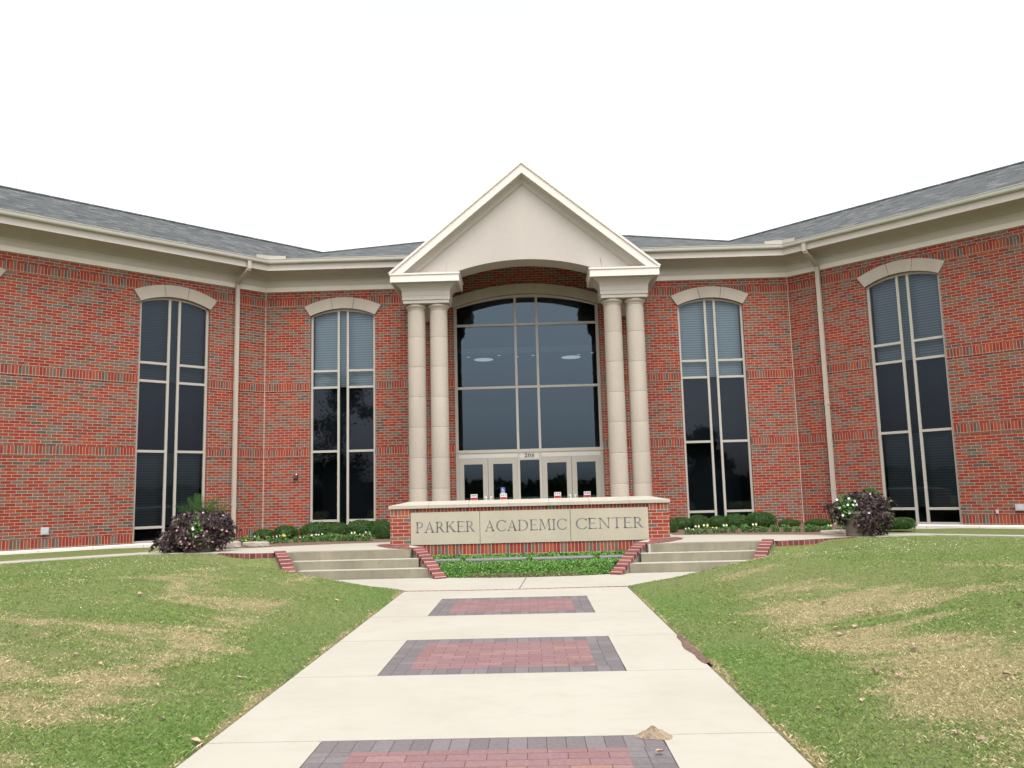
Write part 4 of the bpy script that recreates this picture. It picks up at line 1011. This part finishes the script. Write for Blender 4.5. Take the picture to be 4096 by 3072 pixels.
edge = np.clip((np.abs(X) - 17) / 8, 0, 1); Z = Z * (1 - edge) + edge * -1.3
nx, ny = len(xs_), len(ys_); V = np.stack([X, Y, Z], -1).reshape(-1, 3)
me = bpy.data.meshes.new('lawn'); idx = np.arange(nx * ny).reshape(ny, nx)
Q = np.stack([idx[:-1, :-1], idx[:-1, 1:], idx[1:, 1:], idx[1:, :-1]], -1).reshape(-1, 4)
lowc = (lowm[:-1, :-1] & lowm[:-1, 1:] & lowm[1:, 1:] & lowm[1:, :-1]).reshape(-1); Q = Q[~lowc]
me.from_pydata(V.tolist(), [], Q.tolist()); me.materials.append(M['lawn']); me.polygons.foreach_set('use_smooth', [True] * len(me.polygons)); me.update()
structure(link('lawn', me))

# grass blades: dense where the picture is close, thinner farther off
def blades(n, x0, x1, y0, y1, hmin, hmax, wd):
    bx_ = rng.uniform(x0, x1, n); by_ = rng.uniform(y0, y1, n)
    dist = np.hypot(bx_, by_ + 24.36)
    keep = rng.random(n) < np.clip((5.2 / dist) ** 1.6, 0.03, 1); bx_, by_ = bx_[keep], by_[keep]
    z, low = lawn_z(bx_, by_); dm = np.minimum(dpoly(bx_, by_, POLYPATH), dpoly(bx_, by_, walk))
    k = ~low & (dm > .02) & (by_ < -6.5) & ~((np.abs(bx_) > 8) & (by_ > -np.abs(bx_) + 1.3)); bx_, by_, z = bx_[k], by_[k], z[k]; n = len(bx_)
    dist = np.hypot(bx_, by_ + 24.36)
    a = rng.uniform(0, 2 * math.pi, n); h = rng.uniform(hmin, hmax, n) * (1 + .4 * (vnoise(bx_, by_, .5, 9) - .5)); w_ = wd * rng.uniform(.6, 1.3, n) * np.clip(dist / 7, 1, 1.5); ln = rng.normal(0, .75, (n, 2))
    z = np.maximum(z, -1.50)
    B = np.stack([bx_, by_, z - .004], 1); D = np.stack([np.cos(a) * w_, np.sin(a) * w_, 0 * a], 1)
    Mx = B + np.stack([ln[:, 0] * h * .35, ln[:, 1] * h * .35, h * .6], 1); Tp = B + np.stack([ln[:, 0] * h, ln[:, 1] * h, h * .9], 1)
    Vq = np.stack([B - D / 2, B + D / 2, Mx + D * .35, Tp], 1).reshape(-1, 3)
    return Vq, n
V1, n1 = blades(2600000, -10, 12, -21.5, -7.2, .008, .024, .0032)
r1 = rng.random(n1)
gm = leafmesh('grass', V1, n1, M['blade'], rnd=r1)
tag(link('grass', gm), 'short mown grass, green with straw-coloured dry patches', 'grass', kind='stuff')
# ================================================================== PLANTS
def boxwood_mesh(name, n=3000, square=1.0, seed=0):
    """unit shrub: radius 1 across, height 1, clipped to a dome"""
    r = np.random.default_rng(seed); th = np.arccos(r.uniform(-.25, 1, n)); ph = r.uniform(0, 2 * np.pi, n)
    c, s = np.cos(th), np.sin(th)
    pw = square; sx = s ** pw; cz = np.sign(c) * np.abs(c) ** pw
    k = 1 + .05 * np.sin(ph * 3 + seed) + .05 * np.sin(ph * 5 + 2 * seed + th * 3)
    P = np.stack([sx * np.cos(ph) * k, sx * np.sin(ph) * k, .42 + .56 * cz * (1 + .04 * np.sin(ph * 4 + seed))], 1)
    dirs = np.stack([s * np.cos(ph), s * np.sin(ph), c], 1); P -= dirs * r.random((n, 1)) ** 2 * .10
    lo = np.random.default_rng(seed + 5); m = n // 5
    ph2 = lo.uniform(0, 2 * np.pi, m); P2 = np.stack([np.cos(ph2) * .93, np.sin(ph2) * .93, lo.uniform(.0, .35, m)], 1); d2 = np.stack([np.cos(ph2), np.sin(ph2), 0 * ph2], 1)
    P = np.concatenate([P, P2]); dirs = np.concatenate([dirs, d2])
    V, nn = leafcloud(P, dirs, .07, 1.5, .62)
    ev, ef = ellipsoid(.90, .90, .50, .42, 0.0, 18, 10, square)
    hz = np.clip((P[:, 2]) / 1.0, 0, 1)
    rnd = np.clip(rng.random(nn) * .85 + .12 * vnoise(P[:, 0] * 3 + 5, P[:, 1] * 3 + P[:, 2] * 4, .5, seed), 0, 1)
    return leafmesh(name, V, nn, M['box'], (ev, ef), rnd=rnd)
BOX = [boxwood_mesh('boxwood_shrub', 4200, .95, 1), boxwood_mesh('boxwood_shrub', 4200, 1.02, 2), boxwood_mesh('boxwood_shrub', 4200, .7, 3)]
def shrub(x, y, w, top, lab, k, zb=-1.06, dy=None):
    o = link('boxwood_shrub', BOX[k]); o.location = (x, y, zb); o.scale = (w * .44, (dy or w) * .44, (top - zb) * .98); o.rotation_euler[2] = random.uniform(0, 6)
    return tag(o, lab, 'shrub', 'clipped boxwood shrubs in the beds along the brick wall')
SY = -1.6
LB = [(-8.32, .55, -.72, 'rounded boxwood partly hidden behind the large purple planter on the left', 1),
      (-7.28, .68, -.765, 'small low boxwood, first in the row right of the left downspout', 0),
      (-6.70, .78, -.675, 'dome-shaped boxwood under the small red alarm box', 1),
      (-5.83, 1.06, -.605, 'wide boxwood below the left edge of the window left of the portico', 0),
      (-5.27, .72, -.625, 'narrow boxwood under the middle of the window left of the portico', 1),
      (-4.66, .92, -.575, 'tall dark boxwood under the right half of the window left of the portico', 0),
      (-4.12, .78, -.60, 'dark boxwood between the window and the left end of the sign wall', 1)]
for x, w, tp, lab, k in LB: shrub(x, SY, w, tp, lab, k)
shrub(-3.80, -2.9, .52, -.62, 'bright green squared boxwood touching the left end of the sign wall', 2)
RB = [(3.98, .66, -.715, 'boxwood next to the squared one at the right end of the sign wall', 1),
      (4.43, .66, -.665, 'boxwood under the left pane of the window right of the portico', 0),
      (4.95, .60, -.695, 'smaller boxwood between two taller ones under the window right of the portico', 1),
      (5.42, .82, -.66, 'wide boxwood under the right pane of the window right of the portico', 0),
      (6.08, .92, -.62, 'largest domed boxwood right of the portico, at the window edge', 0),
      (6.84, .64, -.835, 'small low boxwood standing alone left of the right inner corner', 1),
      (7.62, .74, -.855, 'flat low boxwood at the right inner corner of the walls', 0)]
for x, w, tp, lab, k in RB: shrub(x, SY, w, tp, lab, k)
shrub(3.38, -3.2, .50, -.70, 'squared boxwood touching the right end of the sign wall', 2)
shrub(7.75, -4.3, .50, -.72, 'boxwood mostly hidden behind the left side of the right planter', 1)
shrub(8.72, -3.9, .92, -.77, 'broad squared boxwood showing right of the right planter', 2)

# bedding pansies, small plants in a row along the bed edge
def pansy_mesh(seed, cols):
    r = np.random.default_rng(seed); n = 120; ph = r.uniform(0, 2 * np.pi, n); rad = r.uniform(.01, .115, n)
    P = np.stack([rad * np.cos(ph), rad * np.sin(ph), r.uniform(.01, .15, n)], 1); N = np.stack([np.cos(ph), np.sin(ph), .8 + 0 * ph], 1)
    V, nn = leafcloud(P, N, .05, 1.7, .5); mi = [0] * nn
    k = len(cols) * 1
    Pf = np.stack([r.uniform(-.06, .06, k), r.uniform(-.08, .02, k), r.uniform(.14, .18, k)], 1)
    Vf = []; 
    for i in range(k):
        for j in range(4):
            a = j * math.pi / 2 + r.random(); c = Pf[i]; s = .014
            Vf.append([c + [math.cos(a + b) * s * 1.5 * q, -.012 * q, math.sin(a + b) * s * 1.5 * q] for b, q in ((0, 0), (.6, 1), (0, 1.25), (-.6, 1))]); mi.append(cols[i])
    V = np.concatenate([V, np.array(Vf).reshape(-1, 3)]); return leafmesh('pansy_plant', V, nn + 4 * k, [M['pansy'], M['whitefl'], M['yellowfl'], M['redfl']], mi=mi)
PAN = [pansy_mesh(1, [1, 1]), pansy_mesh(2, [2, 1, 1]), pansy_mesh(3, [3, 3]), pansy_mesh(4, [1, 1, 1]), pansy_mesh(5, [2, 2]), pansy_mesh(6, [])]
LABP = ['white-flowered pansy', 'yellow and white pansy', 'dark red pansy', 'white pansy with three blooms', 'yellow pansy', 'pansy plant without open flowers']
def prow(pts, side):
    P = [Vector(p) for p in pts]
    for a, b in zip(P[:-1], P[1:]):
        L = (b - a).length; n = int(L / .215)
        for i in range(n):
            for row in (0, 1):
                if row and random.random() < .35: continue
                p = a + (b - a) * ((i + .5 * row + random.uniform(-.2, .2)) / n) + Vector((0, .22 * row + random.uniform(-.05, .05)))
                k = random.choice([0, 1, 2, 2, 3, 4, 5, 5, 5, 5]); o = link('pansy_plant', PAN[k]); o.location = (p.x, p.y, -1.05); s = random.uniform(.8, 1.25); o.scale = (s, s, s * random.uniform(.85, 1.2)); o.rotation_euler[2] = random.uniform(-.5, .5)
                tag(o, LABP[k] + ' in the bedding row ' + side, 'flower', 'small bedding pansies ' + side)
prow([(-8.4, -5.2), (-7.0, -4.3), (-5.2, -3.5), (-3.9, -3.9)], 'left of the sign wall')
prow([(3.6, -4.35), (5.0, -4.0), (6.8, -4.7), (7.9, -5.2)], 'right of the sign wall')

# limestone edging blocks
def rock(name, x, y, L, w, h, rz, lab):
    v, f = ellipsoid(L / 2, w / 2, h / 2, h / 2, 0.0, 22, 10, .35, .035); m = MB(); m.v = v; m.f = f; m.uv = [[(0, 0)] * 4 for _ in f]; m.mi = [0] * len(f)
    o = m.build(name, M['stone'], None, loc=(x, y, ZTR + .001), rotz=rz); return tag(o, lab, 'stone')
rock('edging_stone', -6.70, -5.98, .66, .28, .15, -.2, 'pale limestone edging block just right of the left planter')
rock('edging_stone', -6.12, -5.80, .62, .26, .12, -.1, 'flat limestone edging block with a tapered end beside the left flower bed')
rock('edging_stone', 6.40, -6.15, .62, .2, .09, .2, 'low limestone edging block left of the right planter')

# ground cover in the bed below the sign
def ivyfield():
    poly = [(-2.28, -7.0), (-2.12, -7.75), (-1.62, -8.6)] + arcF[1:-1] + [(1.36, -8.6), (1.95, -7.75), (2.02, -7.0), (2.02, -6.52), (-2.28, -6.52)]
    n = 60000; x = rng.uniform(-2.3, 2.05, n); y = rng.uniform(-9.0, -6.5, n); k = inpoly(x, y, poly); x, y = x[k], y[k]
    front = dpoly(x, y, arcF + [(1.46, -20), (-1.74, -20)])
    zb = np.interp(y, [-8.9, -8.6, -7.4, -6.5], [-1.53, -1.50, -1.40, -1.37])
    top = np.interp(y, [-8.9, -8.7, -7.55, -7.45, -7.3, -7.2, -6.55], [-1.30, -1.28, -1.322, -1.37, -1.36, -1.315, -1.25]) + .045 * (vnoise(x, y, .12, 2) - .5) + .03 * (vnoise(x, y, .4, 4) - .5); h = top - zb; u = rng.random(len(x)); isf = (front < .13)
    z = np.where(isf, zb + h * u, top - .02 * rng.random(len(x)))
    N = np.stack([np.zeros_like(x), np.where(isf, -1.0, -.25), np.where(isf, .35, 1.0)], 1) + rng.normal(0, .15, (len(x), 3))
    V, nn = leafcloud(np.stack([x, y, z], 1), N, .034, 1.25, .5)
    # extra face of the front hedge
    t_ = rng.random(24000); px = np.interp(t_, np.linspace(0, 1, len(arcF)), [p[0] for p in arcF]); py = np.interp(t_, np.linspace(0, 1, len(arcF)), [p[1] for p in arcF])
    uz = rng.random(24000) ** .85; V2, n2 = leafcloud(np.stack([px, py + .02 + .09 * uz ** 2 + rng.normal(0, .012, 24000), -1.49 + .20 * uz], 1), np.tile([0, -1, .4], (24000, 1)) + rng.normal(0, .3, (24000, 3)), .032, 1.25, .45)
    V = np.concatenate([V, V2]); return leafmesh('ground_cover', V, nn + n2, M['ivy']), poly
ivm, ivp = ivyfield()
tag(link('ground_cover', ivm), 'dense low green ground cover filling the bed below the sign', 'ground cover', kind='stuff')
m = slab([(x, y) for x, y in ivp], -1.43, -1.6)
structure(m.build('soil', M['soil']))
for i, (a, b, lab) in enumerate([(-2.08, -1.476, 'short grey light tube at the left end of the row below the sign'), (-1.367, -.161, 'grey light tube below the word PARKER, second from left'),
                                 (-.025, 1.163, 'grey light tube below the middle and right part of the sign, third from left'), (1.299, 1.93, 'short grey light tube at the right end of the row below the sign')]):
    r = tag(empty('light_tube', ((a + b) / 2, -7.4, -1.37)), lab, 'light fixture', 'row of grey tube lights below the sign')
    m = MB(); m.tube((a, -7.4, -1.300), (b, -7.4, -1.292), .042, 14); m.build('housing', M['grey_tube'], r, smooth=False)
    for s in (a + .02, b - .02):
        m = MB(); m.tube((s - .012, -7.4, -1.296), (s + .012, -7.4, -1.296), .045, 14); m.build('end_cap', M['grey_tube'], r)
        m = MB(); m.box(s - .015, s + .015, -7.415, -7.385, -1.42, -1.325); m.build('bracket', M['grey_tube'], r)

# planters
def planter(loc, R0, R1, H, fol, lab, potmat, seed, palm=None, white=(0, 0, 0), npink=40, nwhite=10, lobes=None, purp=7500, name='planter'):
    r = tag(empty(name, loc), lab, 'planter', None); rr = np.random.default_rng(seed); x0_, y0_, z0_ = loc
    m = MB(); m.lathe(x0_, y0_, [(0, z0_), (R0 * .96, z0_), (R0, z0_ + .02), (R0 * .97, z0_ + .05), (R0 + (R1 - R0) * .5, z0_ + H * .5), (R1, z0_ + H * .9), (R1 * 1.07, z0_ + H * .91), (R1 * 1.07, z0_ + H), (R1 * .95, z0_ + H), (R1 * .9, z0_ + H * .9), (0, z0_ + H * .9)], 36)
    m.build('pot', potmat, r, smooth=False)
    P = []; N = []
    for (lx, ly, lz, ax, ay, az, frac) in lobes:
        n = int(purp * frac); d = rr.normal(size=(n, 3)); d /= np.linalg.norm(d, axis=1)[:, None]
        rad = (.72 + .42 * rr.random(n) ** 1.6)[:, None] + .10 * np.sin(d[:, :1] * 9 + seed) * np.cos(d[:, 2:] * 7 + seed) ; p = d * rad * [ax, ay, az] + [lx, ly, lz]
        P.append(p); N.append(d)
    for q_ in range(26):                                               # trailing shoots that break the outline
        L_ = lobes[rr.integers(len(lobes))]; a_ = rr.uniform(0, 2 * np.pi); u_ = np.linspace(0, 1, 26)[:, None]; ln_ = rr.uniform(.12, .30)
        st = np.array([L_[0] + L_[3] * .95 * math.cos(a_), L_[1] + L_[4] * .95 * math.sin(a_), L_[2] + rr.uniform(-.1, .7) * L_[5]])
        P.append(st + np.hstack([u_ * math.cos(a_) * ln_ * .7, u_ * math.sin(a_) * ln_ * .7, .10 * u_ - u_ ** 2 * ln_]) + rr.normal(0, .014, (26, 3))); N.append(np.tile([math.cos(a_), math.sin(a_), .3], (26, 1)))
    P = np.concatenate(P); N = np.concatenate(N); k = P[:, 2] > .02; P, N = P[k], N[k]
    rn = np.clip(rr.random(len(P)) * .75 + .35 * vnoise(P[:, 0] * 1.0 + 9, P[:, 2] + 7, .16, seed) - .02, 0, 1)
    V, n = leafcloud(P + np.array(loc), N, .085, 1.9, .45, droop=.9, sizes=.072 * rr.uniform(.6, 1.25, len(P)))
    ev, ef = [], []
    for (lx, ly, lz, ax, ay, az, frac) in lobes:
        a, b = ellipsoid(ax * .72, ay * .72, az * .72, 0, None, 12, 8); o_ = len(ev); ev += [(p[0] + lx + loc[0], p[1] + ly + loc[1], max(p[2] + lz, .03) + loc[2]) for p in a]; ef += [tuple(i + o_ for i in f) for f in b]
    o = link('foliage', leafmesh('foliage', V, n, M['purple'], (ev, ef), rnd=rn), r)
    def flowers(n, nm, mat, cen, spread, s):
        pts = []
        for i in range(n):
            if cen is None:
                L = lobes[rr.integers(len(lobes))]; d = rr.normal(size=3); d[1] = -abs(d[1]) - .4; d /= np.linalg.norm(d); c = np.array([L[0], L[1], L[2]]) + d * [L[3], L[4], L[5]] * 1.03
            else: c = np.array(cen) + rr.normal(size=3) * spread
            if c[2] < .1: continue
            for j in range(5):
                a = j * 2 * math.pi / 5 + rr.random(); tl_ = rr.uniform(-.4, .4)
                pts.append([np.array(loc) + c + [math.cos(a + b) * s * q, -.01 * q + tl_ * s * .3, math.sin(a + b) * s * q] for b, q in ((0, 0), (.62, .8), (0, 1.1), (-.62, .8))])
        A = np.array(pts).reshape(-1, 3); link(nm, leafmesh(nm, A, len(pts), mat), r)
    if npink: flowers(npink, 'pink_flowers', M['pink'], None, None, .023)
    if nwhite:
        flowers(nwhite, 'white_flowers', M['whitefl'], white[0], white[1], .026)
        c = np.array(white[0]); n = 420; d = rr.normal(size=(n, 3)) * np.array(white[1]) * 1.15; V, n = leafcloud(d + c + np.array(loc) + [0, .03, -.02], rr.normal(size=(n, 3)), .06, 1.6, .6); link('green_leaves', leafmesh('green_leaves', V, n, M['pansy']), r)
    if palm:
        px_, pz_, ln, nf, sp = palm; pts = []
        for i in range(nf):
            a = -sp + 2 * sp * i / (nf - 1) + rr.normal() * .07; yw = rr.normal() * .5; L = ln * rr.uniform(.75, 1.1)
            b = np.array(loc) + [px_, 0, pz_]
            for j in range(17):
                u = .12 + .88 * j / 17; c = b + L * u * np.array([math.sin(a) * (1 + .25 * u), yw * .5, math.cos(a) - .28 * u * u * abs(math.sin(a))])
                for sg in (-1, 1):
                    d = np.array([math.sin(a + sg * .75), -.15 * sg, math.cos(a + sg * .75)]); l_ = L * .28 * math.sin(math.pi * min(1, u * .9 + .1)) + .02; w_ = np.array([d[2], 0, -d[0]]) * .0055
                    pts.append([c - w_, c + w_, c + d * l_ + w_ * .3, c + d * l_ - w_ * .3])
            for j in range(8):
                u, v_ = j / 8, (j + 1) / 8; f_ = lambda u: b + L * u * np.array([math.sin(a) * (1 + .25 * u), yw * .5, math.cos(a) - .28 * u * u * abs(math.sin(a))])
                pts.append([f_(u) + [.006, 0, 0], f_(u) - [.006, 0, 0], f_(v_) - [.004, 0, 0], f_(v_) + [.004, 0, 0]])
        A = np.array(pts).reshape(-1, 3); link('palm_fronds', leafmesh('palm_fronds', A, len(pts), M['palm']), r)
    return r
planter((-6.85, -7.05, ZTR), .295, .34, .42, None, 'large dark planter overflowing with purple vines, pink and white flowers, left of the steps', M['pot'], 3,
        palm=(.03, .62, .60, 12, 1.15), white=((0.02, -.38, .50), (.05, .05, .06)), npink=42, nwhite=9,
        lobes=[(-.04, 0, .56, .46, .36, .30, .34), (.38, .0, .48, .26, .26, .37, .25), (-.34, -.02, .42, .25, .25, .33, .21), (0, -.2, .28, .36, .24, .22, .20)])
planter((-7.42, -6.98, ZTR), .13, .17, .26, None, 'small pot smothered in dark trailing leaves, left of the large left planter', M['pot'], 5,
        npink=7, nwhite=0, purp=2600, lobes=[(.02, 0, .30, .24, .22, .26, .5), (.0, -.02, .12, .19, .18, .16, .4), (-.22, 0, .18, .13, .13, .15, .1)])
planter((6.66, -6.95, ZTR), .275, .34, .50, None, 'large brown planter with purple vines and a cluster of white flowers, right of the steps', M['pot2'], 8,
        palm=(.27, .80, .20, 9, 1.2), white=((-.34, -.30, .60), (.08, .05, .10)), npink=8, nwhite=13,
        lobes=[(.08, 0, .62, .40, .32, .28, .34), (.38, .0, .44, .26, .26, .40, .24), (-.36, .0, .50, .22, .22, .24, .12), (.04, -.24, .36, .24, .18, .32, .20), (.10, -.05, .78, .18, .2, .12, .10)])
m = None

# dirt mound with spill, washed soil at the path edge
m = MB(); nr, na = 9, 40; H_ = [[(0, 0)] * na for _ in range(nr + 1)]
for j in range(nr + 1):
    for i in range(na):
        a = 2 * math.pi * i / na; u = j / nr; rr_ = (.085 + .020 * math.sin(a * 2 + 2.4) + .010 * math.sin(5 * a) + random.uniform(-.007, .007)) * u
        H_[j][i] = (rr_ * math.cos(a) * 1.15 - .015 * (1 - u), rr_ * math.sin(a) * .8, .038 * (1 - u) ** 1.6 + .020 * (1 - u * u) * (1 + .5 * math.sin(3 * a + 1)) + (random.uniform(-.006, .006) if 0 < j < nr else 0))
for j in range(nr):
    for i in range(na): k = (i + 1) % na; m.face([H_[j][i], H_[j + 1][i], H_[j + 1][k], H_[j][k]])
tag(m.build('dirt_mound', M['dirt'], None, loc=(.69, -18.98, ZP)), 'small pale dirt mound on the top right corner of the nearest paving panel', 'dirt mound')
m = MB(); NR = 60; prev = None
for i in range(NR + 1):
    u = i / NR; y = -16.85 + 1.45 * u; w0_ = .036 * math.sin(math.pi * u) ** .6 * (1 + .35 * math.sin(u * 13 + 1) + random.uniform(-.12, .12)) + .010
    row = [(PXR + .06, y, ZP - .02), (PXR + .02, y + random.uniform(-.01, .01), ZP + random.uniform(.010, .030)), (PXR - w0_ * .55, y, ZP + random.uniform(.006, .016)), (PXR - w0_ * 1.25, y + random.uniform(-.01, .01), ZP + .0008)]
    if prev:
        for k in range(3): m.face([prev[k], row[k], row[k + 1], prev[k + 1]])
    prev = row
structure(m.build('soil', M['soil']))

# fallen leaves
def leafshape(seed):
    rd = random.Random(seed); m = MB(); n = 7; cur = rd.uniform(.3, .9); rows = []
    for i in range(n + 1):
        u = i / n; w_ = .42 * math.sin(math.pi * min(.98, u * .93 + .05)) ** .8 * (1 + .18 * math.sin(u * 16)); z = .10 + .20 * math.sin(u * 2.6) * cur
        rows.append([(u - .5, -w_ * .9, z + .28 * cur), (u - .5, 0, z * .6), (u - .5, w_, z + .18)])
    for a, b in zip(rows[:-1], rows[1:]):
        for k in (0, 1): m.face([a[k], b[k], b[k + 1], a[k + 1]])
    m.tube((-.5, 0, .06), (-.72, .04, .12), .012, 4)
    me = m.build('fallen_leaf', M['leafdry']); d = me.data; bpy.data.objects.remove(me); return d
LF = [leafshape(i) for i in range(4)]
spots = []
for (u, v) in [(150, 2507), (300, 2625), (627, 2750), (645, 2885), (400, 2664), (955, 2718), (1160, 2470), (1345, 2407), (875, 2335), (620, 2390), (560, 2385), (1230, 2395), (780, 2982), (1450, 2425), (1490, 2450),
               (3200, 2410), (3300, 2420), (3440, 2455), (3520, 2458), (3735, 2450), (3740, 2480), (2880, 2500), (2945, 2500), (3135, 2535), (3345, 2520), (3355, 2545), (3375, 2540), (3420, 2515), (3650, 2590), (3655, 2603), (3500, 2700), (3575, 2695), (3600, 2715), (3450, 2810), (3270, 2850), (3830, 2945), (3930, 2970), (4080, 2430), (4030, 2710), (2640, 3020)]:
    x = (u - 2048) / 3335.4; y = -(v - 1536) / 3335.4; d = Rv * x + Uv * y + Fv; zt = -1.10
    for it in range(12):
        k = zt / d.z; p = (d.x * k - .0251, d.y * k - 24.356); zz, lw = lawn_z(np.array([p[0]]), np.array([p[1]])); zt = .5 * zt + .5 * (ZP if lw[0] else float(zz[0]))
    spots.append((p[0], p[1], zt))
for i, (x, y, z) in enumerate(spots):
    o = link('fallen_leaf', LF[i % 4]); s = random.uniform(.04, .072); o.location = (x, y, z + .012); o.rotation_euler = (random.uniform(-.3, .3), random.uniform(-.3, .3), random.uniform(0, 6.3)); o.scale = (s, s, s)
    onp = -2.1 < x < 1.46 and y < -10.7
    side = 'lying on the right lawn' if x > 0 else 'lying on the left lawn'
    if onp: tag(o, 'curled dry leaf lying on the grey border of the nearest paving panel', 'leaf')
    else: tag(o, 'curled dry brown leaf ' + side, 'leaf', 'dry fallen leaves ' + side)

# trees behind the viewer: seen only as reflections in the glass
def tree(x, y, h, crown, trunk_h, seed, lab, nl=9000):
    rr = np.random.default_rng(seed); r = tag(empty('tree', (x, y, -1.6)), lab, 'tree', None)
    m = MB(); rd = random.Random(seed); m.tube((x, y, -1.7), (x, y, -1.6 + trunk_h), .16, 10, r1=.11); tips = []
    top = Vector((x, y, -1.6 + trunk_h)); m.tube(top, (x + .2, y, -1.6 + h * .85), .11, 8, r1=.03)
    for i in range(11):
        a = rd.uniform(0, 6.28); z0_ = rd.uniform(trunk_h * .8, h * .75); b = Vector((x, y, -1.6 + z0_)); e = b + Vector((math.cos(a) * crown * rd.uniform(.5, .85), math.sin(a) * crown * rd.uniform(.5, .85), rd.uniform(.6, h * .22))); m.tube(b, e, .05, 6, r1=.015); tips.append(e)
    m.build('trunk', M['bark'], r)
    P = []
    for i in range(26):
        a = rd.uniform(0, 6.28); u = rd.random(); c = np.array([x, y, -1.6 + trunk_h + (h - trunk_h) * u]); ra = crown * math.sin(math.pi * min(.95, .15 + u * .8)) * rd.uniform(.3, .9)
        c = c + [math.cos(a) * ra, math.sin(a) * ra, 0]; n = nl // 26; s = crown * rd.uniform(.18, .34); P.append(c + rr.normal(size=(n, 3)) * [s * .6, s * .6, s * .5])
    P = np.concatenate(P); V, n = leafcloud(P, rr.normal(size=P.shape), .26, 1.5, .5)
    link('crown', leafmesh('crown', V, n, M['tree']), r)
tree(-17.5, -52, 12.5, 3.6, 2.6, 11, 'tall loose-crowned tree behind the camera, reflected in the window left of the portico')
tree(-24.5, -58, 9.5, 3.0, 2.2, 12, 'mid-sized tree behind the camera on the far left')
tree(12.0, -46, 8.2, 1.7, 1.8, 13, 'slim tree behind the camera, reflected in the window right of the portico')
tree(-13.0, -70, 9.5, 3.2, 2.2, 14, 'round tree far behind the camera, left of the path')
tree(17.5, -60, 7.4, 2.6, 2.0, 15, 'low round tree behind the camera, right of the path')
n = 60000; a = rng.uniform(-1.5, 1.5, n); rad = rng.uniform(88, 100, n); hx = 2.3 + .8 * (vnoise(a * 40, a * 0, 1.6, 8)) + .8 * (vnoise(a * 40, a * 0, .45, 18))
P = np.stack([np.sin(a) * rad, -24 - np.cos(a) * rad * .75, -1.6 + hx * rng.random(n) ** .7], 1); V, n = leafcloud(P, rng.normal(size=P.shape), .95, 1.3, .6)
tag(link('distant_wood', leafmesh('distant_wood', V, n, M['tree'])), 'far dark line of trees behind the camera, reflected low in the glass', 'trees', kind='stuff')

# tiny pale weed flowers scattered in the upper lawns
fx = []
for cx_, cy_, sx_, sy_, n_ in ((-6.6, -11.2, 1.5, 1.5, 200), (-7.5, -9.6, 1.3, .9, 120), (5.6, -10.0, 1.2, 1.1, 300), (7.8, -9.8, 1.6, 1.2, 130), (-5.0, -14.0, 2.2, 2.0, 40)):
    fx.append(np.stack([rng.normal(cx_, sx_, n_), rng.normal(cy_, sy_, n_)], 1))
fx = np.concatenate(fx); z, lw = lawn_z(fx[:, 0], fx[:, 1]); k = ~lw & (z > -1.46) & (z < -1.0) & (fx[:, 1] < -7.6); fx, z = fx[k], z[k]
V, n = leafcloud(np.stack([fx[:, 0], fx[:, 1], z + .03], 1), np.tile([0, -.6, 1.0], (len(fx), 1)), .011, 1.1, .4)
tag(link('lawn_flowers', leafmesh('lawn_flowers', V, n, M['whitefl'])), 'tiny white weed flowers speckling the upper lawns', 'flowers', kind='stuff')
